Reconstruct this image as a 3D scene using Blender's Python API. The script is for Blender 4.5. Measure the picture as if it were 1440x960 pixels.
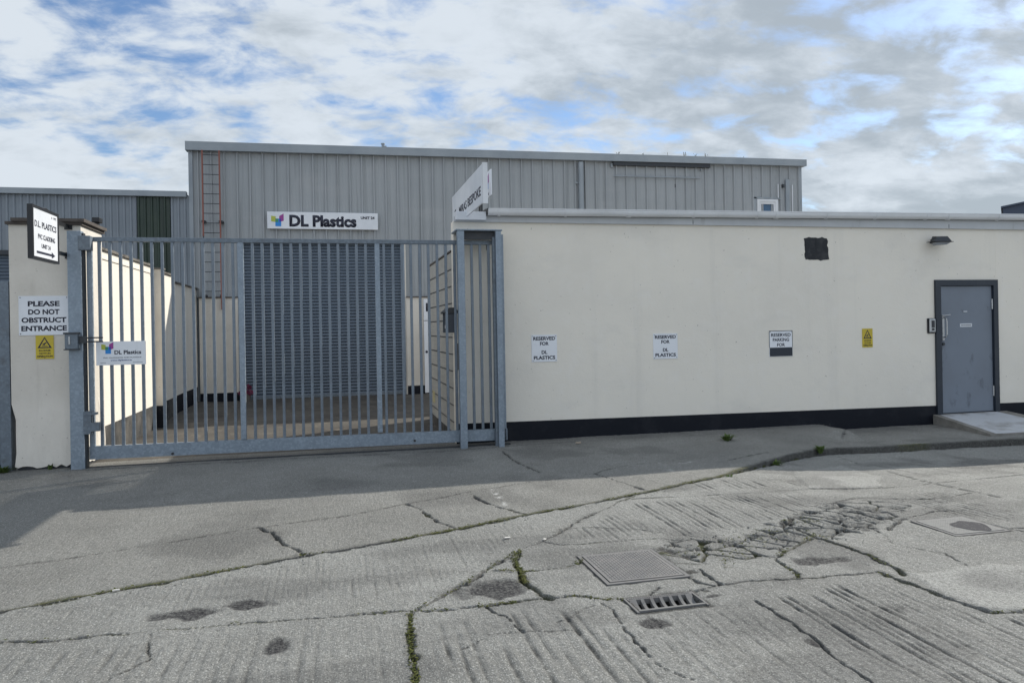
import bpy, bmesh, math, random
import numpy as np
from mathutils import Vector, Matrix
R = math.radians
random.seed(7)
for o in list(bpy.data.objects): bpy.data.objects.remove(o)
SC = bpy.context.scene
COL = SC.collection

# ------------------------------------------------------------------ camera
cam_d = bpy.data.cameras.new('camera'); cam = bpy.data.objects.new('camera', cam_d); COL.objects.link(cam)
cam_d.sensor_width = 36.0; cam_d.lens = 26.0; cam_d.shift_y = -22/1440
cam_d.clip_start = 0.05; cam_d.clip_end = 3000
cam.matrix_world = Matrix.Translation((0, -9.4, 1.55)) @ Matrix.Rotation(R(-13.4), 4, 'Z') @ Matrix.Rotation(R(90), 4, 'X') @ Matrix.Rotation(-0.018, 4, 'Z')
SC.camera = cam
SC.view_settings.view_transform = 'Standard'; SC.view_settings.look = 'None'
SC.view_settings.exposure = 0.12; SC.view_settings.gamma = 1.0; SC.view_settings.use_curve_mapping = False

# ------------------------------------------------------------------ sun and sky
KX, KY = 1.36, 0.77                                   # towards the sun: (KX, KY, 1)
SUN_EL = math.atan2(1, math.hypot(KX, KY)); SUN_AZ = math.atan2(KX, KY)
sd = bpy.data.lights.new('sun', 'SUN'); sd.energy = 4.25; sd.angle = R(0.53); sd.color = (1.0, 0.95, 0.86)
so = bpy.data.objects.new('sun', sd); COL.objects.link(so)
so.rotation_euler = Vector((-KX, -KY, -1)).to_track_quat('-Z', 'Y').to_euler()

SKY_OFF = (44, 8, 0); SKY_ROT = 20
CLOUD_DARK = (3.9, 4.45, 4.95, 1); CLOUD_LITE = (6.7, 7.3, 7.9, 1)
W = bpy.data.worlds.new('World'); SC.world = W; W.use_nodes = True
nt = W.node_tree; nt.nodes.clear()
def wn(t, **k):
    n = nt.nodes.new(t)
    for a, b in k.items(): setattr(n, a, b)
    return n
def wl(a, b): nt.links.new(a, b)
def wmath(op, a, b=None, c=None, clamp=False):
    n = wn('ShaderNodeMath', operation=op, use_clamp=clamp)
    for i, v in enumerate((a, b, c)):
        if v is None: continue
        if isinstance(v, (int, float)): n.inputs[i].default_value = v
        else: wl(v, n.inputs[i])
    return n.outputs[0]
out = wn('ShaderNodeOutputWorld'); bg = wn('ShaderNodeBackground'); bg.inputs[1].default_value = 0.1
sky = wn('ShaderNodeTexSky', sky_type='NISHITA', sun_disc=False, sun_elevation=SUN_EL, sun_rotation=SUN_AZ)
sky.air_density = 1.0; sky.dust_density = 0.6; sky.ozone_density = 1.6
tc = wn('ShaderNodeTexCoord'); sep = wn('ShaderNodeSeparateXYZ'); wl(tc.outputs['Generated'], sep.inputs[0])
zz = wmath('MAXIMUM', sep.outputs[2], 0.0)
den = wmath('ADD', zz, 0.30)
px = wmath('DIVIDE', sep.outputs[0], den); py = wmath('DIVIDE', sep.outputs[1], den)
cmb = wn('ShaderNodeCombineXYZ'); wl(px, cmb.inputs[0]); wl(py, cmb.inputs[1])
mp = wn('ShaderNodeMapping'); wl(cmb.outputs[0], mp.inputs[0])
mp.inputs['Location'].default_value = SKY_OFF; mp.inputs['Rotation'].default_value = (0, 0, R(SKY_ROT)); mp.inputs['Scale'].default_value = (0.85, 1.15, 1)
def wnoise(sc, det, rough, dist=0.0, off=(0, 0, 0)):
    m = wn('ShaderNodeMapping'); wl(mp.outputs[0], m.inputs[0]); m.inputs['Location'].default_value = off
    n = wn('ShaderNodeTexNoise'); wl(m.outputs[0], n.inputs['Vector'])
    n.inputs['Scale'].default_value = sc; n.inputs['Detail'].default_value = det; n.inputs['Roughness'].default_value = rough; n.inputs['Distortion'].default_value = dist
    return n.outputs[0]
def wramp(v, a, b, lo=0.0, hi=1.0):
    n = wn('ShaderNodeMapRange', interpolation_type='SMOOTHSTEP'); wl(v, n.inputs[0])
    n.inputs[1].default_value = a; n.inputs[2].default_value = b; n.inputs[3].default_value = lo; n.inputs[4].default_value = hi
    return n.outputs[0]
n1 = wnoise(1.7, 10, 0.50, 0.15); n2 = wnoise(7.8, 10, 0.57, 0.25, (5, 2, 0)); n3 = wnoise(1.1, 3, 0.45, 0.2, (9.3, 4, 0)); n4 = wnoise(6.6, 10, 0.60, 0.3, (2, 8, 0))
dens = wmath('ADD', wmath('MULTIPLY', n1, 0.42), wmath('MULTIPLY', n2, 0.58))
dens = wmath('ADD', dens, wramp(zz, 0.05, 0.30, 0.08, 0.0))                 # thicker towards the horizon
back = wramp(sep.outputs[1], 0.15, -0.5, 1.0, 1.32)                           # unseen clouds behind the camera brightened to add fill on shaded walls
cover = wramp(dens, 0.385, 0.535)
# thick cores are greyer underneath, thin edges and puffs are white
n5 = wnoise(13, 7, 0.6, 0.3, (3, 1, 0))
lump = wmath('ADD', wmath('ADD', wmath('MULTIPLY', n4, 0.42), wmath('MULTIPLY', n5, 0.10)), wmath('MULTIPLY', n3, 0.48))
lump = wmath('SUBTRACT', lump, wramp(sep.outputs[0], 0.22, 0.62, -0.035, 0.105))
shade = wramp(lump, 0.35, 0.565)
cc = wn('ShaderNodeMix', data_type='RGBA'); wl(shade, cc.inputs[0])
cc.inputs[6].default_value = CLOUD_DARK; cc.inputs[7].default_value = CLOUD_LITE
blue = wn('ShaderNodeMix', data_type='RGBA', blend_type='MULTIPLY'); blue.inputs[0].default_value = 1.0; wl(sky.outputs[0], blue.inputs[6]); blue.inputs[7].default_value = (0.95, 1.09, 1.26, 1)
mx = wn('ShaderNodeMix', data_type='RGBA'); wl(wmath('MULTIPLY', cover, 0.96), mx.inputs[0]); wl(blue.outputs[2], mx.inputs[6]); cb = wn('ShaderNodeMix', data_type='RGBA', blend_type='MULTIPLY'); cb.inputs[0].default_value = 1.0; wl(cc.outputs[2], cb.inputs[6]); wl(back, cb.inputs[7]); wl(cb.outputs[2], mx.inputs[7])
wl(mx.outputs[2], bg.inputs[0]); wl(bg.outputs[0], out.inputs[0])

# ------------------------------------------------------------------ helpers
def tag(o, label=None, cat=None, group=None, kind=None):
    if label: o['label'] = label
    if cat: o['category'] = cat
    if group: o['group'] = group
    if kind: o['kind'] = kind
    return o
def thing(name, loc, label, cat, group=None):
    o = bpy.data.objects.new(name, None); COL.objects.link(o); o.location = loc; o.empty_display_size = 0.2
    return tag(o, label, cat, group)
def world_loc(o):
    v = Vector(o.location)
    while o.parent: o = o.parent; v += o.location
    return v
def link_mesh(name, me, m, parent=None, smooth=False):
    o = bpy.data.objects.new(name, me); COL.objects.link(o)
    if m is not None: me.materials.append(m)
    if parent is not None:
        me.transform(Matrix.Translation(-world_loc(parent))); o.parent = parent
    if smooth:
        for p in me.polygons: p.use_smooth = True
    return o
class MB:
    def __init__(s): s.b = bmesh.new()
    def box(s, x0, x1, y0, y1, z0, z1, bev=0.0):
        r = bmesh.ops.create_cube(s.b, size=1.0); vs = r['verts']
        bmesh.ops.scale(s.b, verts=vs, vec=(x1-x0, y1-y0, z1-z0)); bmesh.ops.translate(s.b, verts=vs, vec=((x0+x1)/2, (y0+y1)/2, (z0+z1)/2))
        if bev:
            es = list({e for v in vs for e in v.link_edges})
            bmesh.ops.bevel(s.b, geom=es, offset=bev, segments=2, affect='EDGES', profile=0.5)
        return s
    def hexa(s, p):                                     # eight corners: bottom 4 then top 4, both counter-clockwise
        v = [s.b.verts.new(q) for q in p]
        for f in ((3,2,1,0),(4,5,6,7),(0,1,5,4),(1,2,6,5),(2,3,7,6),(3,0,4,7)): s.b.faces.new([v[i] for i in f])
        return s
    def tube(s, p0, p1, r, n=12, r2=None):
        p0, p1 = Vector(p0), Vector(p1); d = p1-p0
        q = d.to_track_quat('Z', 'Y').to_matrix().to_4x4()
        bmesh.ops.create_cone(s.b, cap_ends=True, segments=n, radius1=r, radius2=r if r2 is None else r2, depth=d.length, matrix=Matrix.Translation((p0+p1)/2) @ q)
        return s
    def path(s, pts, r, n=8):
        for a, b in zip(pts, pts[1:]): s.tube(a, b, r, n)
        return s
    def prism(s, pts, axis, a0, a1):                    # polygon in the other two axes pushed along axis
        def mk(p, a):
            return {'x': (a, p[0], p[1]), 'y': (p[0], a, p[1]), 'z': (p[0], p[1], a)}[axis]
        A = [s.b.verts.new(mk(p, a0)) for p in pts]; B = [s.b.verts.new(mk(p, a1)) for p in pts]
        s.b.faces.new(A); s.b.faces.new(B[::-1])
        for i in range(len(pts)):
            j = (i+1) % len(pts); s.b.faces.new((A[j], A[i], B[i], B[j]))
        return s
    def quad(s, *p):
        s.b.faces.new([s.b.verts.new(q) for q in p]); return s
    def done(s, name, m, parent=None, smooth=False):
        bmesh.ops.recalc_face_normals(s.b, faces=s.b.faces[:])
        me = bpy.data.meshes.new(name); s.b.to_mesh(me); s.b.free()
        return link_mesh(name, me, m, parent, smooth)
def bx(name, m, parent, *a, bev=0.0): return MB().box(*a, bev=bev).done(name, m, parent)

# ------------------------------------------------------------------ materials
def material(name, col, rough=0.7, metal=0.0, spec=0.5, var=(), bump=(), vary_rough=0.0, streak=None):
    """var: (scale xyz or float, detail, colour, lo, hi, amount) layers mixed over the base; bump: (scale, strength m, detail)"""
    m = bpy.data.materials.new(name); m.use_nodes = True; t = m.node_tree; b = t.nodes['Principled BSDF']
    b.inputs['Roughness'].default_value = rough; b.inputs['Metallic'].default_value = metal; b.inputs['Specular IOR Level'].default_value = spec
    co = t.nodes.new('ShaderNodeTexCoord'); cur = None
    def noise(sc, det, ro=0.6, kind='n', off=0):
        mpn = t.nodes.new('ShaderNodeMapping'); t.links.new(co.outputs['Object'], mpn.inputs[0])
        mpn.inputs['Scale'].default_value = sc if isinstance(sc, tuple) else (sc, sc, sc); mpn.inputs['Location'].default_value = (off*1.7, off*3.1, off*2.3)
        if kind == 'v':
            n = t.nodes.new('ShaderNodeTexVoronoi'); n.inputs['Scale'].default_value = 1; t.links.new(mpn.outputs[0], n.inputs['Vector']); 
            s = t.nodes.new('ShaderNodeSeparateColor'); t.links.new(n.outputs['Color'], s.inputs[0]); return s.outputs[0]
        n = t.nodes.new('ShaderNodeTexNoise'); n.inputs['Scale'].default_value = 1; n.inputs['Detail'].default_value = det; n.inputs['Roughness'].default_value = ro
        t.links.new(mpn.outputs[0], n.inputs['Vector']); return n.outputs[0]
    base = t.nodes.new('ShaderNodeRGB'); base.outputs[0].default_value = (*col, 1); cur = base.outputs[0]
    for i, (sc, det, c2, lo, hi, amt, *kd) in enumerate(var):
        nz = noise(sc, det, 0.62, kd[0] if kd else 'n', i+1)
        mr = t.nodes.new('ShaderNodeMapRange'); t.links.new(nz, mr.inputs[0])
        for k, v in ((1, lo), (2, hi), (3, 0.0), (4, amt)): mr.inputs[k].default_value = v
        mi = t.nodes.new('ShaderNodeMix'); mi.data_type = 'RGBA'; t.links.new(mr.outputs[0], mi.inputs[0]); t.links.new(cur, mi.inputs[6]); mi.inputs[7].default_value = (*c2, 1)
        cur = mi.outputs[2]
        if i == 0 and vary_rough:
            mr2 = t.nodes.new('ShaderNodeMapRange'); t.links.new(nz, mr2.inputs[0]); mr2.inputs[1].default_value = .3; mr2.inputs[2].default_value = .7
            mr2.inputs[3].default_value = rough-vary_rough; mr2.inputs[4].default_value = rough+vary_rough; t.links.new(mr2.outputs[0], b.inputs['Roughness'])
    t.links.new(cur, b.inputs['Base Color'])
    nrm = None
    for i, (sc, st, det, *kd) in enumerate(bump):
        bp = t.nodes.new('ShaderNodeBump'); bp.inputs['Distance'].default_value = st; bp.inputs['Strength'].default_value = 1.0
        t.links.new(noise(sc, det, 0.6, kd[0] if kd else 'n', i+7), bp.inputs['Height'])
        if nrm: t.links.new(nrm, bp.inputs['Normal'])
        nrm = bp.outputs[0]
    if nrm: t.links.new(nrm, b.inputs['Normal'])
    return m
M = {}
CREAM = (0.84, 0.79, 0.70)
M['cream'] = material('cream_render', CREAM, 0.85, spec=0.25,
    var=((0.55, 5, (0.72, 0.68, 0.615), .42, .70, .55), ((3.2, 3.2, 0.16), 6, (0.62, 0.59, 0.54), .57, .80, .40), ((1.1, 1.1, 2.6), 6, (0.70, 0.67, 0.615), .56, .72, .40), ((5.0, 5.0, 5.0), 3, (0.84, 0.80, 0.735), .50, .75, .5), ((26, 26, 26), 1, (0.30, 0.27, 0.23), .76, .80, .6)),
    bump=((38, .0022, 4), (3.2, .006, 3)))
M['cream_pier'] = material('cream_render_pier', (0.75, 0.705, 0.635), 0.88, spec=0.2,
    var=((0.8, 5, (0.48, 0.44, 0.38), .42, .72, .6), ((4, 4, 0.5), 5, (0.42, 0.385, 0.33), .58, .8, .45), ((30, 30, 30), 1, (0.26, 0.23, 0.2), .74, .79, .6)),
    bump=((34, .003, 4), (4, .006, 3)))
M['block'] = material('painted_block', (0.43, 0.42, 0.39), 0.88, spec=0.2, var=((1.6, 5, (0.31, 0.305, 0.28), .4, .7, .6), (22, 3, (0.47, .46, .43), .4, .7, .5)), bump=((60, .003, 4),))
M['plinth'] = material('black_paint', (0.005, 0.007, 0.013), 0.6, spec=0.25, var=((3, 5, (0.018, 0.020, 0.026), .5, .75, .8), ((9, 9, 9), 3, (.07, .07, .07), .70, .75, .5)), bump=((40, .002, 4),))
M['worn_sunlit_plinth'] = material('worn_sunlit_plinth_paint', (0.050, 0.050, 0.050), 0.8, spec=0.25, var=((2.4, 6, (0.15, 0.14, 0.125), .4, .68, .85), ((14, 14, 14), 3, (.26, .245, .22), .64, .72, .6)), bump=((40, .003, 4),))  # scuffed black paint, with the grey of sunlight put into its colour
M['galv'] = material('galvanised_steel', (0.235, 0.285, 0.34), 0.48, metal=0.45, var=((46, 0, (0.34, 0.40, 0.47), .3, 1.0, .75, 'v'), (5, 5, (0.17, 0.20, 0.24), .5, .8, .6)), vary_rough=.1, bump=((60, .0004, 2),))
M['galv_dark'] = material('weathered_galvanised_steel', (0.15, 0.18, 0.215), 0.55, metal=0.4, var=((40, 0, (0.21, 0.25, 0.29), .3, 1.0, .7, 'v'), (7, 5, (0.09, 0.08, 0.07), .56, .8, .6)))
M['galv_bar'] = material('galvanised_bar_steel', (0.175, 0.21, 0.25), 0.5, metal=0.4, var=((40, 0, (0.25, 0.29, 0.34), .3, 1.0, .7, 'v'), ((5, 5, 2.0), 5, (0.115, 0.13, 0.15), .5, .75, .8)), vary_rough=.1)
M['clad'] = material('grey_cladding', (0.375, 0.395, 0.41), 0.5, spec=0.4, var=((0.5, 5, (0.325, 0.345, 0.36), .4, .7, .7), ((9, 9, 0.25), 6, (0.215, 0.23, 0.235), .54, .74, .75), ((.9, .9, 1.8), 5, (.42, .43, .44), .55, .75, .6)), vary_rough=.06)
M['clad_side'] = material('pale_grey_cladding', (0.275, 0.305, 0.34), 0.5, spec=0.4, var=((0.5, 5, (0.19, 0.22, 0.25), .4, .7, .7), ((6, 6, 0.35), 5, (0.15, 0.17, 0.19), .55, .8, .5)))
M['trim'] = material('grey_flashing', (0.33, 0.365, 0.395), 0.45, spec=0.45, var=((1.5, 5, (0.235, 0.27, 0.305), .4, .7, .7),))
M['green_sheet'] = material('green_translucent_sheet', (0.022, 0.042, 0.030), 0.4, var=((3, 5, (0.038, 0.060, 0.040), .4, .7, .8), ((7, 7, .5), 4, (0.012, 0.02, 0.014), .5, .8, .7)))
M['shutter'] = material('shutter_steel', (0.100, 0.130, 0.170), 0.42, metal=0.2, var=((1.2, 5, (0.10, 0.125, 0.16), .4, .7, .7), ((14, 14, .4), 4, (0.08, 0.10, 0.125), .55, .8, .5)))
M['red'] = material('red_oxide_paint', (0.27, 0.10, 0.075), 0.6, var=((12, 4, (0.26, 0.08, 0.05), .50, .75, .7),))
M['steel_dark'] = material('dark_steel', (0.045, 0.05, 0.058), 0.5, metal=0.3, var=((20, 3, (0.08, 0.075, 0.07), .5, .75, .7),))
M['bare_steel'] = material('bare_steel', (0.50, 0.51, 0.52), 0.35, metal=0.8, var=((20, 3, (0.36, 0.36, 0.36), .5, .75, .7),))
M['white_sign'] = material('white_sign_face', (0.80, 0.82, 0.86), 0.35, spec=0.5, var=((2, 4, (0.62, 0.66, 0.71), .45, .75, .6), ((9, 9, 1.2), 4, (0.55, 0.57, 0.58), .6, .8, .35)))
M['white_face'] = material('white_board_face', (0.78, 0.80, 0.84), 0.4, spec=0.45, var=((1.5, 4, (0.56, 0.60, 0.65), .42, .75, .6),))
M['pvc'] = material('white_pvc', (0.74, 0.755, 0.78), 0.38, spec=0.5, var=((1.0, 5, (0.50, 0.52, 0.53), .45, .75, .6), ((8, 8, 8), 4, (0.36, 0.36, 0.34), .62, .8, .35)))
M['fascia'] = material('grey_white_fascia', (0.54, 0.56, 0.58), 0.45, spec=0.4, var=((1.2, 5, (0.36, 0.38, 0.40), .42, .75, .6), ((7, 7, 1), 4, (0.26, 0.26, 0.25), .62, .8, .5)))
M['ink'] = material('dark_lettering', (0.016, 0.019, 0.040), 0.5)
M['ink_grey'] = material('grey_lettering', (0.11, 0.12, 0.14), 0.5)
M['ink_blue'] = material('blue_lettering', (0.02, 0.06, 0.22), 0.5)
M['yellow'] = material('yellow_sign_face', (0.60, 0.46, 0.035), 0.45, var=((4, 4, (0.50, 0.38, 0.05), .45, .7, .7),))
M['logo_lime'] = material('lime_print', (0.45, 0.50, 0.07), 0.45)
M['logo_magenta'] = material('magenta_print', (0.33, 0.05, 0.28), 0.45)
M['logo_blue'] = material('blue_print', (0.02, 0.25, 0.68), 0.45)
M['logo_green'] = material('green_print', (0.05, 0.25, 0.16), 0.45)
M['logo_purple'] = material('purple_print', (0.06, 0.05, 0.36), 0.45)
M['black'] = material('black_plastic', (0.012, 0.013, 0.016), 0.4)
M['navy'] = material('navy_gloss_paint', (0.020, 0.028, 0.042), 0.35, var=((3, 4, (0.035, 0.043, 0.055), .5, .75, .8),))
M['patch_paint'] = material('rough_black_patch', (0.020, 0.022, 0.027), 0.75, var=((7, 5, (0.055, 0.057, 0.06), .48, .7, .9),), bump=((18, .008, 4),))
M['door'] = material('grey_door_paint', (0.185, 0.215, 0.262), 0.42, spec=0.45, var=((1.3, 5, (0.165, 0.185, 0.22), .42, .7, .8), ((5, 5, 3), 5, (0.075, 0.088, 0.11), .58, .74, .85)), vary_rough=.08)
M['glass'] = material('window_glass', (0.03, 0.10, 0.20), 0.06, spec=0.8)
M['coping'] = material('dark_coping', (0.075, 0.062, 0.055), 0.8, var=((5, 5, (0.13, 0.115, 0.10), .45, .7, .8),), bump=((30, .004, 4),))
M['weathered_coping'] = material('weathered_concrete_coping', (0.18, 0.165, 0.145), 0.85, var=((6, 5, (0.07, 0.062, 0.055), .45, .65, .9),), bump=((30, .005, 4),))
M['ramp'] = material('ramp_concrete', (0.27, 0.26, 0.24), 0.9, spec=0.2, var=((3, 6, (0.15, 0.14, 0.125), .42, .68, .85), (60, 3, (0.36, 0.35, 0.33), .55, .75, .5)), bump=((50, .004, 5), (8, .01, 3)))
M['ramp_worn'] = material('pale_worn_ramp_top', (0.50, 0.515, 0.54), 0.7, spec=0.3, var=((2.4, 6, (0.26, 0.25, 0.24), .46, .64, .9), (50, 3, (0.50, 0.50, 0.50), .5, .75, .5)), bump=((50, .003, 5),))
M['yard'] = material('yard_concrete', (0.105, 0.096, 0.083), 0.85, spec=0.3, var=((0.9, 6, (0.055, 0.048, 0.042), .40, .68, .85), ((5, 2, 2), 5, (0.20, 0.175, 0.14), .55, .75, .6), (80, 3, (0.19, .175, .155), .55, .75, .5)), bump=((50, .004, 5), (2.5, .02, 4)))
M['base'] = material('far_ground', (0.22, 0.21, 0.20), 0.9)
M['roof'] = material('grey_roofing', (0.16, 0.17, 0.18), 0.8, var=((2, 5, (0.11, 0.115, 0.11), .4, .7, .7),))
M['dark_blue'] = material('slate_blue_sheet', (0.045, 0.062, 0.10), 0.6)
M['leaf'] = material('weed_leaf', (0.060, 0.105, 0.022), 0.7, spec=0.3, var=((60, 2, (0.11, 0.14, 0.04), .4, .7, .8),))
M['moss'] = material('moss', (0.060, 0.072, 0.020), 0.9, spec=0.15, var=((18, 3, (0.105, 0.105, 0.030), .4, .65, .9), (70, 2, (0.028, 0.035, 0.012), .5, .7, .8)))
M['dry'] = material('dry_stalk', (0.17, 0.15, 0.10), 0.8)
M['plate'] = material('steel_cover_plate', (0.185, 0.18, 0.176), 0.6, metal=0.25, var=((9, 5, (0.24, 0.23, 0.22), .42, .68, .85), (30, 4, (0.11, 0.10, 0.10), .58, .72, .7)), vary_rough=.1)
M['plate_pale'] = material('pale_cover_plate', (0.27, 0.268, 0.258), 0.9, spec=0.15, metal=0.0, var=((7, 5, (0.25, 0.245, 0.235), .42, .68, .8), (30, 4, (.12, .115, .11), .55, .72, .6)))
M['iron'] = material('cast_iron', (0.19, 0.188, 0.185), 0.85, spec=0.25, metal=0.05, var=((20, 5, (0.16, 0.15, 0.145), .45, .7, .8),), bump=((90, .001, 3),))
M['patch_wet'] = material('worn_dark_metal', (0.045, 0.045, 0.052), 0.85, spec=0.15, var=((60, 3, (.16, .155, .15), .56, .68, .8),))
M['stone'] = material('loose_stone', (0.22, 0.215, 0.20), 0.9, var=((14, 2, (0.09, 0.085, 0.075), .45, .6, .8), (9, 1, (.42, .41, .38), .58, .66, .8)))
M['faded_notice'] = material('faded_notice', (0.50, 0.45, 0.26), 0.6)
M['pit'] = material('drain_dark', (0.006, 0.006, 0.006), 0.9)
M['scrap'] = material('pale_scrap', (0.62, 0.60, 0.56), 0.8)
M['wood'] = material('pale_wood', (0.42, 0.35, 0.28), 0.8, var=((20, 3, (0.3, 0.25, 0.2), .4, .7, .8),))
M['pink'] = material('pink_plastic', (0.17, 0.03, 0.075), 0.5, var=((14, 3, (0.16, 0.03, 0.07), .45, .65, .8),))
M['pot'] = material('grey_pot', (0.13, 0.12, 0.11), 0.8)
M['lens'] = material('lamp_glass', (0.25, 0.27, 0.30), 0.12, spec=0.7)
M['label_grey'] = material('white_label', (0.66, 0.68, 0.72), 0.5)
M['screen'] = material('keypad_dark', (0.03, 0.033, 0.04), 0.3)
M['tan_plate'] = material('tan_plate', (0.20, 0.17, 0.14), 0.7)

# lettering: default font outlines turned into a thin mesh fitted to a box
def text_mesh(txt, w, h, bold=0.02, depth=0.0016, align='CENTER', space=1.0, keep=False, line=1.0):
    cu = bpy.data.curves.new('lettering', 'FONT'); cu.body = txt; cu.align_x = align; cu.offset = bold; cu.space_character = space; cu.space_line = line; cu.resolution_u = 3
    ob = bpy.data.objects.new('lettering', cu); COL.objects.link(ob)
    dg = bpy.context.evaluated_depsgraph_get(); dg.update()
    me = bpy.data.meshes.new_from_object(ob.evaluated_get(dg)); bpy.data.objects.remove(ob); bpy.data.curves.remove(cu)
    n = len(me.vertices); co = np.empty(n*3); me.vertices.foreach_get('co', co); co = co.reshape(-1, 3)
    mn, mx_ = co.min(0), co.max(0); sz = mx_-mn; sx = w/sz[0]; sy = h/sz[1]
    if keep: sx = sy = min(sx, sy)
    co[:, 0] = (co[:, 0]-(mn[0]+mx_[0])/2)*sx; co[:, 1] = (co[:, 1]-(mn[1]+mx_[1])/2)*sy; co[:, 2] = 0
    me.vertices.foreach_set('co', co.ravel()); me.update()
    b = bmesh.new(); b.from_mesh(me)
    r = bmesh.ops.extrude_face_region(b, geom=b.faces[:])
    bmesh.ops.translate(b, verts=[v for v in r['geom'] if isinstance(v, bmesh.types.BMVert)], vec=(0, 0, depth))
    bmesh.ops.recalc_face_normals(b, faces=b.faces[:]); b.to_mesh(me); b.free()
    return me
FRONT = Matrix.Rotation(R(90), 4, 'X')                           # text reading left to right, facing -Y
LEFTF = Matrix.Rotation(R(-90), 4, 'Z') @ Matrix.Rotation(R(90), 4, 'X')   # facing -X
RIGHTF = Matrix.Rotation(R(90), 4, 'Z') @ Matrix.Rotation(R(90), 4, 'X')   # facing +X
def letters(txt, loc, w, h, parent, m='ink', face=FRONT, name='lettering', **k):
    me = text_mesh(txt, w, h, **k); me.transform(Matrix.Translation(loc) @ face)
    return link_mesh(name, me, M[m], parent)
def flat(name, pts, loc, parent, m, face=FRONT, depth=0.0012):
    q = MB(); A = [q.b.verts.new((x, y, 0)) for x, y in pts]; B = [q.b.verts.new((x, y, depth)) for x, y in pts]
    q.b.faces.new(A[::-1]); q.b.faces.new(B); n = len(pts)
    for i in range(n): q.b.faces.new((A[i], A[(i+1) % n], B[(i+1) % n], B[i]))
    bmesh.ops.recalc_face_normals(q.b, faces=q.b.faces[:])
    me = bpy.data.meshes.new(name); q.b.to_mesh(me); q.b.free(); me.transform(Matrix.Translation(loc) @ face)
    return link_mesh(name, me, M[m] if isinstance(m, str) else m, parent)
def logo(loc, s, parent, face=FRONT):
    """overlapping coloured panes, s = overall height"""
    L = Vector(loc); f = face.to_3x3() @ Vector((0, 0, 1))
    def fl(p, m, k): flat('logo', [(x*s, y*s) for x, y in p], L + f*(0.0004*k), parent, m, face)
    fl([(-.48, .32), (-.14, .27), (-.14, -.17), (-.48, -.12)], 'logo_lime', 0)
    fl([(-.17, .10), (.27, .10), (.27, -.5), (-.17, -.5)], 'logo_blue', 1)
    fl([(.13, .30), (.46, .5), (.46, -.06), (.13, -.17)], 'logo_magenta', 2)
    fl([(-.17, .10), (-.14, .10), (.06, .10), (.06, -.17), (-.17, -.17)], 'logo_green', 3)
    fl([(.13, .10), (.27, .10), (.27, -.12), (.13, -.17)], 'logo_purple', 4)

# ------------------------------------------------------------------ ground: heights and masks
def sm(a, b, x):
    t = np.clip((x-a)/(b-a), 0, 1); return t*t*(3-2*t)
JP = [(-60, -18), (-40, -14), (-6, -6.2), (-1.86, -4.68), (-1.66, -4.61), (-1.33, -4.49), (-1.03, -4.41), (-0.64, -4.26), (-0.26, -4.11), (0.01, -4.05), (0.2, -3.98), (0.66, -3.84), (0.85, -3.78), (1.46, -3.52), (2.03, -3.33), (2.72, -3.06), (3.22, -2.84), (3.76, -2.60), (4.3, -2.25), (4.85, -1.87), (5.4, -1.5), (5.75, -1.29), (6.2, -1.17), (7.0, -1.14), (8.51, -1.17), (9.09, -1.21), (14, -1.3), (60, -2.0)]
def Jf(X): return np.interp(X, [p[0] for p in JP], [p[1] for p in JP])
def zp(X, Y=0): return -.10*sm(4.2, 7.2, X)
def kh(X): return .085*sm(3.2, 5.6, X)
def zr(X, Y):
    d = np.maximum(Jf(X)-Y, 0); return (zp(X)-kh(X))*(1-sm(.3, 3.2, d))
_rs = np.random.RandomState(3); LAT = _rs.rand(256, 256).astype(np.float32)
def vnoise(X, Y, s, off=0):
    x = X*s+off*17.3+500; y = Y*s+off*9.1+500; xi = np.floor(x).astype(int); yi = np.floor(y).astype(int)
    fx = x-xi; fy = y-yi; fx = fx*fx*(3-2*fx); fy = fy*fy*(3-2*fy); xi &= 255; yi &= 255; x1 = (xi+1) & 255; y1 = (yi+1) & 255
    return (LAT[xi, yi]*(1-fx)+LAT[x1, yi]*fx)*(1-fy)+(LAT[xi, y1]*(1-fx)+LAT[x1, y1]*fx)*fy
def fbm(X, Y, s, n=4, off=0):
    a = 1.0; t = 0; r = 0
    for i in range(n): r = r+a*vnoise(X, Y, s*2**i, off+i); t += a; a *= .5
    return r/t
def pdist(X, Y, pl):
    d = np.full(X.shape, 9.0, np.float32); xs = [p[0] for p in pl]; ys = [p[1] for p in pl]
    k = (X > min(xs)-.4) & (X < max(xs)+.4) & (Y > min(ys)-.4) & (Y < max(ys)+.4)
    x = X[k]; y = Y[k]; dd = np.full(x.shape, 9.0)
    for (a, b), (c, e) in zip(pl, pl[1:]):
        ux, uy = c-a, e-b; t = np.clip(((x-a)*ux+(y-b)*uy)/(ux*ux+uy*uy+1e-9), 0, 1)
        dd = np.minimum(dd, np.hypot(x-a-t*ux, y-b-t*uy))
    d[k] = dd; return d
def inpoly(X, Y, pl):
    r = np.zeros(X.shape, bool)
    for (a, b), (c, e) in zip(pl, pl[1:]+pl[:1]):
        if b == e: continue
        k = ((b > Y) != (e > Y)) & (X < (c-a)*(Y-b)/(e-b)+a); r ^= k
    return r
def polymask(X, Y, pl, soft):
    wx = X+(fbm(X, Y, 5, 3, 31)-.5)*.16; wy = Y+(fbm(X, Y, 5, 3, 37)-.5)*.16
    i = inpoly(wx, wy, pl); d = pdist(wx, wy, pl+pl[:1])
    return np.where(i, sm(0, soft, d), 0.0)
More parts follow.
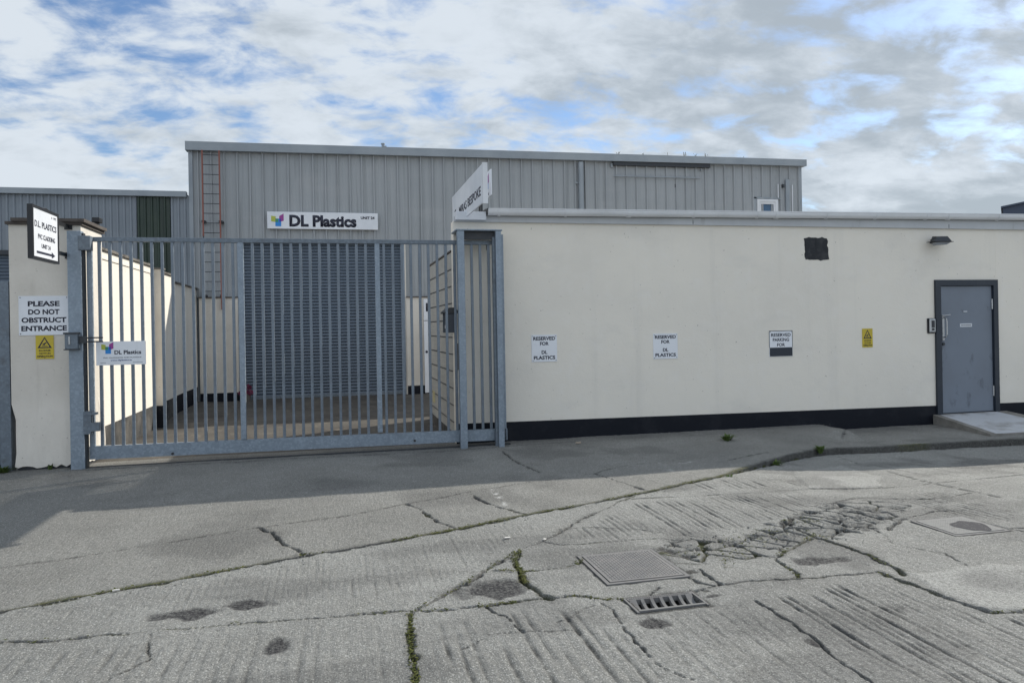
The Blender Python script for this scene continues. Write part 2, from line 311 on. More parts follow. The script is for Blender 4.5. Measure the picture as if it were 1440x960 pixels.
def voro(X, Y, s, off=0):
    x = X*s+300+off; y = Y*s+300+off; xi = np.floor(x).astype(int); yi = np.floor(y).astype(int)
    f1 = np.full(X.shape, 9.); f2 = np.full(X.shape, 9.)
    for i in (-1, 0, 1):
        for j in (-1, 0, 1):
            cx = xi+i; cy = yi+j; px_ = cx+LAT[cx & 255, cy & 255]; py_ = cy+LAT[(cx*7+31) & 255, (cy*5+77) & 255]
            d = np.hypot(x-px_, y-py_); n = d < f1
            f2 = np.where(n, f1, np.minimum(f2, d)); f1 = np.where(n, d, f1)
    return f1, f2
ROAD = {   # joints and cracks: points, half width, depth, moss
 'a': ([(-6, -5.6), (-3, -5.3), (-1.68, -5.16), (-1.3, -5.21), (-0.92, -5.23), (-0.52, -5.25), (0.0, -5.3), (0.36, -5.32)], .010, .016, .55),
 'b': ([(0.37, -5.36), (0.35, -5.53), (0.33, -5.71), (0.32, -5.95), (0.31, -6.19), (0.3, -6.6), (0.3, -8.6)], .019, .022, 1.0),
 'c': ([(0.38, -5.34), (0.41, -5.31), (0.75, -4.95), (1.22, -4.41)], .017, .016, .30),
 'c2': ([(1.22, -4.41), (1.43, -4.28), (1.86, -3.81), (2.44, -3.29), (2.67, -3.11)], .014, .010, .12),
 'd': ([(0.42, -5.34), (0.61, -5.37), (0.78, -5.36), (1.12, -5.36), (1.29, -5.36), (1.45, -5.46), (1.55, -5.48)], .012, .02, .55),
 'e': ([(1.21, -4.46), (1.12, -4.63), (1.11, -4.85), (1.09, -5.02), (1.09, -5.12), (1.12, -5.29), (1.16, -5.37)], .020, .025, .9),
 'f': ([(0.95, -4.8), (1.04, -4.82), (1.13, -4.88), (1.33, -4.87), (1.49, -4.83), (1.57, -4.75)], .012, .02, .5),
 'g': ([(1.42, -4.3), (1.52, -4.4), (1.66, -4.43), (1.86, -4.42), (2.17, -4.42), (2.41, -4.49)], .009, .014, .1),
 'h': ([(2.0, -5.47), (2.16, -5.44), (2.39, -5.45), (2.67, -5.47), (2.9, -5.49), (3.21, -5.51)], .008, .016, .1),
 'i': ([(3.37, -4.26), (3.35, -4.7), (3.4, -4.92), (3.39, -5.2), (3.36, -5.35), (3.36, -5.45), (3.32, -5.59)], .020, .028, .75),
 'j': ([(3.2, -5.52), (3.23, -5.66), (3.25, -5.85), (3.26, -5.96), (3.29, -6.06), (3.31, -6.2), (3.5, -6.23), (3.73, -6.28), (4.6, -6.3)], .015, .026, .5),
 'k': ([(2.24, -5.73), (2.25, -5.86), (2.24, -5.96), (2.22, -6.14), (2.24, -6.25), (2.2, -6.38), (2.19, -6.5), (2.21, -6.63), (2.17, -6.77), (2.1, -7.4)], .010, .022, 0),
 'l': ([(6.09, -1.22), (5.88, -2.14), (5.66, -3.17), (5.58, -3.87), (5.55, -4.39), (5.57, -4.74), (5.5, -7)], .012, .012, .1),
 'm': ([(2.53, -3.27), (3.07, -3.35), (3.69, -3.37), (4.25, -3.26), (4.76, -3.31), (5.19, -3.36), (6.77, -3.29), (10, -3.2)], .010, .010, .15),
 'n': ([(3.35, -4.7), (3.09, -4.84), (2.77, -5.09), (2.73, -5.26), (2.7, -5.44)], .018, .025, .7),
 'o': ([(0.78, -5.37), (0.82, -5.49), (0.86, -5.54), (0.87, -5.64), (0.89, -5.77)], .010, .02, .3),
 'p': ([(1.41, -5.47), (1.42, -5.62), (1.41, -5.76), (1.4, -5.95), (1.39, -6.13), (1.4, -6.24), (1.42, -6.34), (1.48, -6.46)], .008, .02, 0),
 'q': ([(0.57, -5.87), (0.73, -5.75), (0.89, -5.77), (1.19, -5.82)], .005, .008, 0),
 'r': ([(1.08, -5.69), (1.16, -5.69), (1.27, -5.6), (1.38, -5.51)], .005, .010, 0),
 's': ([(2.16, -5.44), (2.19, -5.31), (2.2, -5.14)], .010, .02, .2),
 't': ([(2.06, -5.24), (2.07, -5.35), (2.12, -5.44)], .010, .02, 0),
 'u': ([(3.98, -4.68), (4.16, -4.56), (4.31, -4.51)], .014, .02, .3),
 'v': ([(1.7, -5.46), (1.81, -5.37)], .008, .016, 0),
 'w': ([(4.72, -4.61), (4.75, -4.78), (4.81, -5.06)], .010, .014, 0),
 'y': ([(2.55, -4.48), (2.2, -4.2), (1.9, -4.05), (1.62, -4.0)], .005, .008, 0),
 'z': ([(3.9, -4.62), (3.75, -5.0), (3.9, -5.3), (3.8, -5.55)], .006, .010, 0),
 'aa': ([(4.1, -3.85), (4.5, -3.7), (5.0, -3.95), (5.5, -3.9)], .008, .014, .2),
 'bb': ([(4.24, -4.5), (4.7, -4.35), (5.2, -4.5)], .007, .012, .1),
 'cc': ([(-1.9, -6.4), (-1.2, -6.0), (-.9, -5.6), (-.95, -5.25)], .004, .008, 0),
 'x': ([(4.74, -4.96), (4.95, -4.98), (5.6, -5.0)], .010, .014, 0)}
PAVE = {
 'a': ([(-6, -4.4), (-2.21, -3.79), (-1.85, -3.73), (-1.35, -3.55), (-0.64, -3.28), (0.02, -3.12), (0.57, -2.83), (1.16, -2.59), (2.22, -2.19), (2.61, -2.06), (3.04, -1.79), (3.82, -1.65)], .008, .008, 0),
 'b': ([(-0.63, -3.28), (-0.52, -3.48), (-0.46, -3.65), (-0.4, -3.8), (-0.3, -3.96), (-0.25, -4.09)], .013, .018, .1),
 'c': ([(0.58, -2.84), (0.65, -2.99), (0.71, -3.24), (0.77, -3.45), (0.85, -3.74)], .014, .018, .1),
 'd': ([(1.18, -2.63), (1.23, -2.9), (1.28, -3.09), (1.39, -3.3), (1.5, -3.49)], .012, .016, .1),
 'e': ([(2.6, -2.05), (2.72, -2.58), (2.78, -2.96)], .013, .014, 0),
 'f': ([(1.97, -0.44), (1.97, -0.96), (1.98, -1.34), (2.07, -1.88)], .012, .012, 0),
 'g': ([(-2.9, -0.14), (-1.52, -0.12), (0.04, -0.16), (1.46, -0.2), (2.18, -0.1), (4.0, -0.05), (5.04, -0.08)], .016, .016, 0),
 'h': ([(4.08, -1.97), (5.03, -1.46)], .010, .01, .2),
 'i': ([(6.95, 0.3), (7.05, -.25), (6.7, -.6)], .012, .012, 0)}
BROKEN = [(2.06, -4.95), (2.05, -4.62), (2.30, -4.45), (2.7, -4.50), (3.1, -4.33), (3.61, -4.0), (4.1, -3.80), (4.6, -3.75), (4.75, -4.1), (4.24, -4.5), (3.87, -4.71), (3.48, -4.85), (3.35, -4.7), (2.76, -5.11), (2.32, -5.06), (2.1, -5.2)]
PATCHES = [[(3.34, -5.56), (3.75, -5.56), (4.2, -5.6), (4.6, -5.8), (4.4, -6.25), (3.68, -6.31), (3.31, -6.2), (3.25, -5.85)], [(4.64, -2.46), (5.59, -2.0), (5.5, -2.8), (5.1, -3.30), (4.66, -3.3), (4.26, -3.3)]]
GROOVES = [  # polygon, spacing, depth
 ([(0.42, -5.50), (0.8, -5.47), (1.35, -5.55), (1.38, -6.17), (1.36, -8.5), (0.36, -8.5)], .066, .0095),
 ([(1.44, -5.6), (2.2, -5.75), (2.15, -8.5), (1.45, -8.5)], .062, .004),
 ([(2.30, -5.66), (2.95, -5.64), (3.19, -5.70), (3.26, -6.24), (4.8, -6.39), (4.8, -8.5), (2.2, -8.5)], .050, .009),
 ([(2.5, -3.36), (4.19, -3.40), (4.15, -3.9), (3.07, -4.34), (2.5, -4.43), (1.75, -4.36), (1.51, -4.26)], .052, .007),
 ([(4.67, -3.79), (5.5, -3.6), (5.6, -4.35), (5.01, -4.88), (4.75, -4.55)], .06, .009),
 ([(6.0, -1.9), (9, -1.9), (9, -3.2), (5.75, -3.2)], .075, .008),
 ([(2.9, -2.95), (4.2, -2.55), (4.4, -3.2), (3.2, -3.25)], .07, .005),
 ([(-6, -5.75), (-1.6, -5.3), (0.3, -5.42), (0.28, -8.5), (-6, -8.5)], .075, .0045),
 ([(0.0, -4.15), (1.0, -3.85), (1.7, -3.75), (1.1, -4.45), (0.5, -5.05), (0.0, -5.1), (-1.5, -5.0), (-1.6, -4.7)], .045, .0025)]
STAINS = [(-0.79, -5.02, .19, .10), (-0.5, -4.955, .13, .085), (-0.31, -5.60, .06, .10), (0.88, -5.12, .25, .17), (3.05, -5.2, .20, .10), (2.04, -5.58, .07, .03), (1.56, -5.85, .12, .08), (2.21, -6.28, .05, .09)]
def surf(X, Y, z0, cracks, road):
    h = z0.copy(); dirt_dark = np.zeros_like(X); moss = np.zeros_like(X); stain = np.zeros_like(X); paint = np.zeros_like(X); patch = np.zeros_like(X)
    h += (fbm(X, Y, .9, 3, 2)-.5)*.022*sm(0, .15, np.abs(Y-Jf(X)))
    wx = X+(fbm(X, Y, 7, 6, 4)-.5)*.060; wy = Y+(fbm(X, Y, 7, 6, 8)-.5)*.060
    wd = fbm(X, Y, 3.5, 3, 12)
    if road:
        amp = np.zeros_like(X)
        for pl, sp, dp in GROOVES:
            mk = polymask(X, Y, pl, .10)
            ph = (X+(fbm(X, Y, 1.6, 3, 15)-.5)*.022)/sp+.35*(vnoise(X*0+np.floor(X/sp), Y*0, 3.1, 25)-.5)*0; fr = ph-np.floor(ph); line = np.floor(ph)
            lw = vnoise(line*5.3, line*2.9, 1.0, 27); g = np.exp(-((fr-.5-.25*(lw-.5))/(.09+.10*lw))**2)*(.25+1.0*lw)
            md = sm(.25, .60, vnoise(line*3.7, Y*1.6, 1.0, 21))*(.30+1.0*vnoise(X, Y, 7, 22)*vnoise(X, Y, 17, 23)*2)
            h -= mk*dp*(g*md*1.15-.25*np.cos(2*np.pi*fr)*.4); dirt_dark = np.maximum(dirt_dark, np.minimum(.9, .95*mk*g*md*min(1, dp/.009)))
        for pl in PATCHES:
            mk = polymask(X, Y, pl, .05); patch = np.maximum(patch, mk); h += .006*mk
        b = polymask(X, Y, BROKEN, .12); k = b > .01
        if k.any():
            f1, f2 = voro((wx[k]*.55+X[k]*.45)+.3*Y[k], (wy[k]*.55+Y[k]*.45), 4.6); e = f2-f1; cr = np.exp(-(e/(.035+.13*fbm(X[k], Y[k], 9, 3, 66)**2))**4); cell = LAT[(np.floor(wx[k]*2.1+.6*wy[k])).astype(int) & 255, (np.floor(wy[k]*3)).astype(int) & 255]
            f3, f4 = voro(wx[k], wy[k], 13, 40); cr2 = np.exp(-((f4-f3)/.10)**2)*sm(.42, .56, fbm(X[k], Y[k], 2.2, 2, 60))
            c = np.maximum(cr, cr2*.0); mm = b[k]
            holes = sm(.55, .70, fbm(X[k], Y[k], 4.2, 4, 63)+.12*(cell-.5))*(.35+.65*sm(.35, .6, fbm(X[k], Y[k], 30, 2, 64))); h[k] -= mm*(c*.030-.016*(cell-.5)+.012*holes*fbm(X[k], Y[k], 22, 2, 65)*2); dirt_dark[k] = np.maximum(dirt_dark[k], np.minimum(1, mm*np.maximum(c*1.3, .45*holes)))
        for x, y, a, b_ in ((2.17, -4.74, .055, .10), (2.26, -4.88, .07, .06), (2.42, -4.72, .09, .05), (2.13, -5.18, .045, .05), (2.95, -4.55, .10, .05), (3.35, -4.32, .10, .06), (3.75, -4.1, .12, .05), (2.05, -5.50, .05, .03)):
            v = sm(1.0, .45, np.hypot((X-x)/a, (Y-y)/b_)+(fbm(X, Y, 13, 4, 71)-.5)*1.6); h -= .022*v; dirt_dark = np.maximum(dirt_dark, .92*v); moss[k] = np.maximum(moss[k], mm*c*sm(.50, .58, fbm(X[k], Y[k], 3.2, 3, 62)))
        h -= .02*np.exp(-((X-3.0)/.9)**2-((Y+4.6)/.5)**2)
        stain = np.maximum(stain, .42*sm(.52, .68, fbm(X, Y, 1.4, 5, 92))*sm(1.2, 2.6, X)); stain = np.maximum(stain, .30*b*fbm(X, Y, 5, 4, 93))
        stain = np.maximum(stain, .30*sm(.56, .70, fbm(X*.35, Y, 2.2, 5, 94)))
        for x, y, a, b_ in STAINS:
            r = np.hypot((X-x)/a, (Y-y)/b_)+(fbm(X, Y, 9, 3, 70)-.5)*1.3; v = sm(1.05, .5, r); stain = np.maximum(stain, v); h -= v*.006
    else:
        ph = (X+.12*np.sin(Y*2)+(fbm(X, Y, 1.2, 2, 15)-.5)*.07)/.033; h += .0013*np.sin(2*np.pi*ph)*vnoise(X, Y, 2.5, 5)
        dash = lambda pl, w: np.exp(-(pdist(wx*.3+X*.7, wy*.3+Y*.7, pl)/w)**2)*sm(.40, .60, fbm(X, Y, 14, 3, 81))
        paint = np.maximum(dash([(1.42, -2.50), (1.40, -2.88)], .028), dash([(1.405, -3.02), (1.39, -3.28)], .022))
        paint = np.maximum(paint, .55*dash([(3.46, -1.76), (3.40, -2.30)], .024)); paint = np.maximum(paint, .6*dash([(3.60, -1.86), (3.72, -1.93), (3.82, -1.84)], .022))
        st = sm(.56, .72, fbm(X, Y, 1.1, 4, 90)); stain = np.maximum(stain, .30*st)
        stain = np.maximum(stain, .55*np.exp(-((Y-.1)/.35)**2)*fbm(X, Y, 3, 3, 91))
    if road:
        for x0, x1, y0, y1 in ((1.548, 2.082, -5.242, -4.673), (1.55, 1.972, -5.695, -5.475), (4.278, 4.747, -4.997, -4.573)):
            d = np.hypot(np.maximum(np.maximum(x0-X, X-x1), 0), np.maximum(np.maximum(y0-Y, Y-y1), 0)); m_ = sm(.22, .02, d); h = h*(1-m_)+z0*m_
    chip = .45+1.0*sm(.35, .75, fbm(X, Y, 24, 3, 77))
    if road:
        for x0, x1, y0, y1 in ((1.548, 2.082, -5.242, -4.673), (1.55, 1.972, -5.695, -5.475), (4.278, 4.747, -4.997, -4.573)):
            dx = np.maximum(np.maximum(x0-X, X-x1), 0); dy = np.maximum(np.maximum(y0-Y, Y-y1), 0); d = np.hypot(dx, dy)+(fbm(X, Y, 12, 3, 78)-.5)*.035
            dirt_dark = np.maximum(dirt_dark, .85*sm(.028, .004, d)); h -= .006*sm(.05, .0, d)
    for nm, (pl, w, dp, ms) in cracks.items():
        d = pdist(wx, wy, pl); ww = w*(.32+1.35*wd*wd)*chip; p = np.exp(-(d/ww)**4)*(.45+.55*sm(.25, .5, wd))
        h -= 1.7*dp*p; dirt_dark = np.maximum(dirt_dark, np.minimum(1, p*1.15)); dirt_dark = np.maximum(dirt_dark, .35*np.exp(-(d/(ww*2.6+.006))**2)*sm(.4, .6, wd))
        if ms: moss = np.maximum(moss, np.exp(-(d/(ww*1.25))**2)*sm(.72-.42*ms, .82-.42*ms, fbm(X, Y, 2.8, 3, 50)))
    dj = np.abs(Jf(X)-Y)
    ej = np.exp(-(dj/(.012+.055*wd*sm(.3,.6,fbm(X, Y, 9, 3, 57))))**2); dirt_dark = np.maximum(dirt_dark, ej*(.95 if road else .5)); h -= (.014 if road else .004)*ej
    mj = sm(.40, .55, fbm(X, Y, 1.3, 3, 55)+.10*sm(-.2, 1.0, X)*sm(4.2, 2.6, X)-.12*sm(-.3, -1.5, X)-.22*sm(4.4, 5.4, X)); moss = np.maximum(moss, ej*mj)
    h += (fbm(X, Y, 26, 2, 44)-.5)*.006*(1-patch*.7)
    return h, dirt_dark, moss, stain, paint, patch
def axis(segs):
    v = [segs[0][0]]
    for a, b, s in segs:
        n = max(1, int(round((b-a)/s))); v += [a+(b-a)*(i+1)/n for i in range(n)]
    return np.array(v)
def attr(me, name, a, b, c):
    at = me.color_attributes.new(name, 'FLOAT_COLOR', 'POINT'); d = np.ones((a.size, 4), np.float32)
    d[:, 0] = a.ravel(); d[:, 1] = b.ravel(); d[:, 2] = c.ravel(); at.data.foreach_set('color', d.ravel())
def grid_mesh(name, X, Y, Z):
    n, m_ = X.shape; co = np.stack([X, Y, Z], -1).reshape(-1, 3).astype(np.float32)
    idx = np.arange(n*m_).reshape(n, m_); q = np.stack([idx[:-1, :-1], idx[1:, :-1], idx[1:, 1:], idx[:-1, 1:]], -1).reshape(-1)
    me = bpy.data.meshes.new(name); me.vertices.add(n*m_); me.vertices.foreach_set('co', co.ravel())
    nf = len(q)//4; me.loops.add(nf*4); me.loops.foreach_set('vertex_index', q.astype(np.int32)); me.polygons.add(nf)
    me.polygons.foreach_set('loop_start', np.arange(0, nf*4, 4, dtype=np.int32)); me.polygons.foreach_set('use_smooth', np.ones(nf, bool))
    me.update(calc_edges=True); me.validate(); return me
def concrete(name, base, tint):
    m = bpy.data.materials.new(name); m.use_nodes = True; t = m.node_tree; b = t.nodes['Principled BSDF']
    b.inputs['Roughness'].default_value = .88; b.inputs['Specular IOR Level'].default_value = .3
    co = t.nodes.new('ShaderNodeTexCoord')
    def nz(sc, det, ro=.6, v=False):
        n = t.nodes.new('ShaderNodeTexVoronoi' if v else 'ShaderNodeTexNoise'); t.links.new(co.outputs['Object'], n.inputs['Vector']); n.inputs['Scale'].default_value = sc
        if v:
            s = t.nodes.new('ShaderNodeSeparateColor'); t.links.new(n.outputs['Color'], s.inputs[0]); return s.outputs[0]
        n.inputs['Detail'].default_value = det; n.inputs['Roughness'].default_value = ro; return n.outputs[0]
    def rng(v, a, b_, lo=0., hi=1.):
        n = t.nodes.new('ShaderNodeMapRange'); t.links.new(v, n.inputs[0])
        for k, q in ((1, a), (2, b_), (3, lo), (4, hi)): n.inputs[k].default_value = q
        return n.outputs[0]
    def mix(f, a, c):
        n = t.nodes.new('ShaderNodeMix'); n.data_type = 'RGBA'; t.links.new(f, n.inputs[0])
        for k, v in ((6, a), (7, c)):
            if isinstance(v, tuple): n.inputs[k].default_value = (*v, 1)
            else: t.links.new(v, n.inputs[k])
        return n.outputs[2]
    def mul(a, c):
        n = t.nodes.new('ShaderNodeMath'); n.operation = 'MULTIPLY'; t.links.new(a, n.inputs[0])
        if isinstance(c, float): n.inputs[1].default_value = c
        else: t.links.new(c, n.inputs[1])
        return n.outputs[0]
    mpb = t.nodes.new('ShaderNodeMapping'); t.links.new(co.outputs['Object'], mpb.inputs[0]); mpb.inputs['Scale'].default_value = (62, 5, 5); mpb.inputs['Rotation'].default_value = (0, 0, .03)
    nb = t.nodes.new('ShaderNodeTexNoise'); nb.inputs['Scale'].default_value = 1; nb.inputs['Detail'].default_value = 5; nb.inputs['Roughness'].default_value = .65; t.links.new(mpb.outputs[0], nb.inputs['Vector']); brush = nb.outputs[0]
    A = t.nodes.new('ShaderNodeVertexColor'); A.layer_name = 'wear'; sa = t.nodes.new('ShaderNodeSeparateColor'); t.links.new(A.outputs[0], sa.inputs[0])
    B = t.nodes.new('ShaderNodeVertexColor'); B.layer_name = 'marks'; sb = t.nodes.new('ShaderNodeSeparateColor'); t.links.new(B.outputs[0], sb.inputs[0])
    dark = tuple(c*.56 for c in base); lite = tuple(min(1, c*1.32) for c in base)
    cur = mix(rng(nz(.8, 7, .62), .36, .62), dark, base)
    cur = mix(rng(nz(2.6, 7, .68), .48, .68, 0, .8), cur, tint)
    cur = mix(rng(nz(9, 5, .7), .56, .70, 0, .5), cur, dark)
    cur = mix(mul(sb.outputs[1], .8), cur, tuple(c*1.12 for c in base))
    cur = mix(rng(brush, .52, .70, 0, .55), cur, dark)
    cur = mix(rng(nz(38, 5, .72), .44, .66, 0, .66), cur, dark)
    cur = mix(rng(nz(190, 0, v=True), .50, .80, 0, .65), cur, tuple(c*.46 for c in base))
    cur = mix(rng(nz(90, 0, v=True), .84, .92, 0, .6), cur, tuple(c*.34 for c in base))
    cur = mix(rng(nz(170, 0, v=True), .80, .95, 0, .6), cur, tuple(min(1, c*1.75) for c in base))
    cur = mix(rng(nz(300, 2), .45, .7, 0, .5), cur, lite)
    cur = mix(mul(sa.outputs[0], rng(nz(70, 3), .35, .6, .70, 1.)), cur, (.012, .011, .010))
    cur = mix(mul(sb.outputs[0], rng(nz(60, 3), .38, .60, .62, 1.)), cur, (.024, .023, .026))
    cur = mix(mul(sa.outputs[2], rng(nz(60, 3), .38, .6, 0., 1.)), cur, (.62, .62, .60))
    cur = mix(mul(sa.outputs[1], rng(nz(45, 3), .36, .56, .35, 1.)), cur, mix(rng(nz(25, 3), .4, .62), (.045, .058, .016), (.105, .098, .030)))
    t.links.new(cur, b.inputs['Base Color'])
    b1 = t.nodes.new('ShaderNodeBump'); b1.inputs['Distance'].default_value = .014; t.links.new(nz(42, 5, .7), b1.inputs['Height'])
    b2 = t.nodes.new('ShaderNodeBump'); b2.inputs['Distance'].default_value = .006; t.links.new(nz(150, 3, .7), b2.inputs['Height']); t.links.new(b1.outputs[0], b2.inputs['Normal'])
    sc = t.nodes.new('ShaderNodeMapRange'); t.links.new(sb.outputs[1], sc.inputs[0]); sc.inputs[3].default_value = .9; sc.inputs[4].default_value = .35; t.links.new(sc.outputs[0], b1.inputs['Strength'])
    b3 = t.nodes.new('ShaderNodeBump'); b3.inputs['Distance'].default_value = .006; t.links.new(brush, b3.inputs['Height']); t.links.new(b2.outputs[0], b3.inputs['Normal'])
    t.links.new(b3.outputs[0], b.inputs['Normal']); return m
M['road'] = concrete('road_concrete', (.335, .335, .316), (.235, .230, .210))
M['pave'] = concrete('pavement_concrete', (.29, .287, .268), (.212, .207, .188))

gx = axis([(-60, -20, 4), (-20, -8, .5), (-8, -3.4, .05), (-3.4, 5.2, .0085), (5.2, 9.5, .028), (9.5, 20, .4), (20, 60, 4)])
gu = axis([(0, .05, .008), (.05, 3.2, .0115), (3.2, 4.8, .014), (4.8, 6.2, .05), (6.2, 12, .4), (12, 44, 4)])
XX, UU = np.meshgrid(gx, gu, indexing='ij'); YY = Jf(XX)-UU
h, dirt_dark, moss, stain, paint, patch = surf(XX, YY, zr(XX, YY), ROAD, True)
# pits under the ironwork
def pit(x0, x1, y0, y1, d):
    k = (XX > x0) & (XX < x1) & (YY > y0) & (YY < y1); h[k] = d
pit(1.555, 2.045, -5.225, -4.70, -.05); pit(1.58, 1.94, -5.668, -5.50, -.13); pit(4.30, 4.70, -4.98, -4.62, -.05)
me = grid_mesh('road', XX, YY, h); attr(me, 'wear', dirt_dark, moss, paint); attr(me, 'marks', stain, patch, stain*0)
me.flip_normals() if me.polygons[0].normal.z < 0 else None
tag(link_mesh('road', me, M['road']), kind='structure')
gx = axis([(-60, -20, 4), (-20, -8, .5), (-8, -3.4, .05), (-3.4, 5.2, .0125), (5.2, 9.5, .028), (9.5, 20, .4), (20, 60, 4)])
gt = np.concatenate([[-.0003, -.0002], np.linspace(0, 1, 250)**1.15])
XX, TT = np.meshgrid(gx, gt, indexing='ij'); YY = Jf(XX)+np.clip(TT, 0, 1)*(.42-Jf(XX))
zl = zp(XX)*1.0; zl = np.where(XX < 7.3, zl + (0-zl)*sm(-.75, -.25, YY)*sm(7.16, 7.02, XX+.08*fbm(XX, YY, 4, 2)), zl)
h, dirt_dark, moss, stain, paint, patch = surf(XX, YY, zl, PAVE, False)
jag = (fbm(XX, YY, 7, 4, 33)-.5)*.07*sm(3.0, 4.5, XX)*np.exp(-np.clip(TT, 0, 1)*60); YY = YY+jag
kk = sm(3.2, 4.6, XX[:, 2]); h[:, 0] = -.35; h[:, 1] = h[:, 2]-.010*kk-.002
YY[:, 0] -= .016; YY[:, 1] -= .010*kk+.001
for k in (0, 1): dirt_dark[:, k] = np.maximum(.78*kk, .4); moss[:, k] *= .4  # kerb face and lip darkened, moss thinned
me = grid_mesh('pavement', XX, YY, h); attr(me, 'wear', dirt_dark, moss, paint); attr(me, 'marks', stain, patch, stain*0)
me.flip_normals() if me.polygons[len(me.polygons)//2].normal.z < 0 else None
tag(link_mesh('pavement', me, M['pave']), kind='structure')
# yard behind the gate and the sheet that carries everything out to the horizon
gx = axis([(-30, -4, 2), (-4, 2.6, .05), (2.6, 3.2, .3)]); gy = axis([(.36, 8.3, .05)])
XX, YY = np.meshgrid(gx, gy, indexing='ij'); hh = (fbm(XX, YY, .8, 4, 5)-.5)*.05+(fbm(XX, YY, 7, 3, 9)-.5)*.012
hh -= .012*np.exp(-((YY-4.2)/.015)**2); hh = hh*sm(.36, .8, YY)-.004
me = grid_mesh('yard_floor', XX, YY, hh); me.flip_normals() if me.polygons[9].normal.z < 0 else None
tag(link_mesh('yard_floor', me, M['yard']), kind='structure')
tag(MB().quad((-1500, -1500, -.4), (1500, -1500, -.4), (1500, 1500, -.4), (-1500, 1500, -.4)).done('ground', M['base']), kind='structure')

def flakes(pts, n, r, size, zf, rs):
    q = MB(); seg = [(Vector(a), Vector(b)) for a, b in zip(pts, pts[1:])]
    L = [(b-a).length for a, b in seg]; T = sum(L)
    for _ in range(n):
        u = rs.random()*T; i = 0
        while u > L[i] and i < len(L)-1: u -= L[i]; i += 1
        p = seg[i][0].lerp(seg[i][1], u/max(L[i], 1e-6)); x = p.x+rs.gauss(0, r); y = p.y+rs.gauss(0, r)
        nv = float(fbm(np.array([x]), np.array([y]), 4.5, 2, 50)[0])
        if nv < .47: continue
        s = size*rs.uniform(.5, 1.3); z = float(zf(np.array([x]), np.array([y]))[0])+rs.uniform(-.006, .010); a = rs.random()*6.28; t = rs.uniform(-.6, .6)
        c, sn = math.cos(a)*s, math.sin(a)*s
        q.quad((x-c, y-sn, z), (x+sn*.5, y-c*.5, z+t*s*.5), (x+c, y+sn, z+abs(t)*s), (x-sn*.5, y+c*.5, z+t*s*.3))
    return q
def add_into(dst, src):
    me = bpy.data.meshes.new('t'); src.b.to_mesh(me); src.b.free(); dst.b.from_mesh(me); bpy.data.meshes.remove(me)
rs = random.Random(5); q = MB()
for key, n in (('b', 1100), ('e', 420), ('d', 220), ('a', 200), ('n', 220), ('j', 160), ('i', 160), ('f', 120), ('c', 120)): add_into(q, flakes(ROAD[key][0], n, .011, .011, zr, rs))
add_into(q, flakes([(x, float(Jf(x))-.012) for x in np.linspace(-1.5, 5.6, 40)], 1500, .014, .013, zr, rs))
add_into(q, flakes([(2.2, -4.9), (2.6, -4.85), (2.4, -5.1), (2.9, -4.7), (3.3, -4.5), (3.7, -4.3), (2.75, -4.6), (2.1, -4.95)], 260, .05, .011, zr, rs))
tag(q.done('moss', M['moss']), 'low green and yellow moss filling the joints of the broken concrete', 'moss', kind='stuff')

rs = random.Random(8); q = MB()
def grit(n, fx, fy, zf, smin, smax):
    for _ in range(n):
        x = fx(); y = fy(x); z = float(zf(np.array([x]), np.array([y]))[0]); r = rs.uniform(smin, smax); a = rs.random()*6.28
        v = [q.b.verts.new((x+r*math.cos(a+k*1.57)*rs.uniform(.6, 1.2), y+r*math.sin(a+k*1.57)*rs.uniform(.6, 1.2), z-.003)) for k in range(4)]; t = q.b.verts.new((x, y, z+r*rs.uniform(.5, .9)))
        for k in range(4): q.b.faces.new((v[k], v[(k+1) % 4], t))
grit(700, lambda: rs.uniform(-2.6, 9.2), lambda x: float(Jf(x))-abs(rs.gauss(0, .05))-.02, zr, .003, .009)
grit(260, lambda: rs.uniform(2.2, 9.0), lambda x: .285-abs(rs.gauss(0, .09)), lambda a, b: zp(a)*(a > 7.15), .003, .010)
grit(420, lambda: rs.uniform(1.9, 4.4), lambda x: -4.95+.34*(x-2.1)+rs.gauss(0, .20), lambda a, b: zr(a, b)-.01, .004, .013)
grit(260, lambda: rs.uniform(-1.2, 5), lambda x: rs.uniform(-6.3, -3.6) if rs.random() < .6 else float(Jf(x))-rs.random(), zr, .003, .006)
tag(q.done('grit', M['stone']), 'loose grit gathered in joints, by the kerb and along the wall foot', 'grit', kind='stuff')

# ------------------------------------------------------------------ the long cream building on the right
def clip_line(a, b, z0, z1): pass
B1 = thing('cream_building', (6, .3, -.1), 'long low cream rendered building with black painted base and white gutter', 'building')
XE = 1.535
# front wall with a door opening
q = MB(); T = 2.95
q.box(XE, 9.09, .30, .50, -.3, T); q.box(10.27, 16, .30, .50, -.3, T); q.box(9.09, 10.27, .302, .50, 2.14, T-.002)
q.box(15.8, 16, .5, 7.6, -.3, T); q.box(1.75, 15.8, 3.0, 3.2, -.3, 2.50)
q.done('wall', M['cream'], B1)
def zpl(x): return .26-(x-2.2)*.0105
for a, b in ((XE-.006, 9.086), (10.276, 16)):
    MB().hexa([(a, .292, -.32), (b, .292, -.32), (b, .31, -.32), (a, .31, -.32), (a, .292, zpl(a)), (b, .292, zpl(b)), (b, .31, zpl(b)), (a, .31, zpl(a))]).done('plinth', M['plinth'], B1)
bx('flat_roof', M['roof'], B1, 1.62, 16, .5, 3.2, 2.40, 2.46)
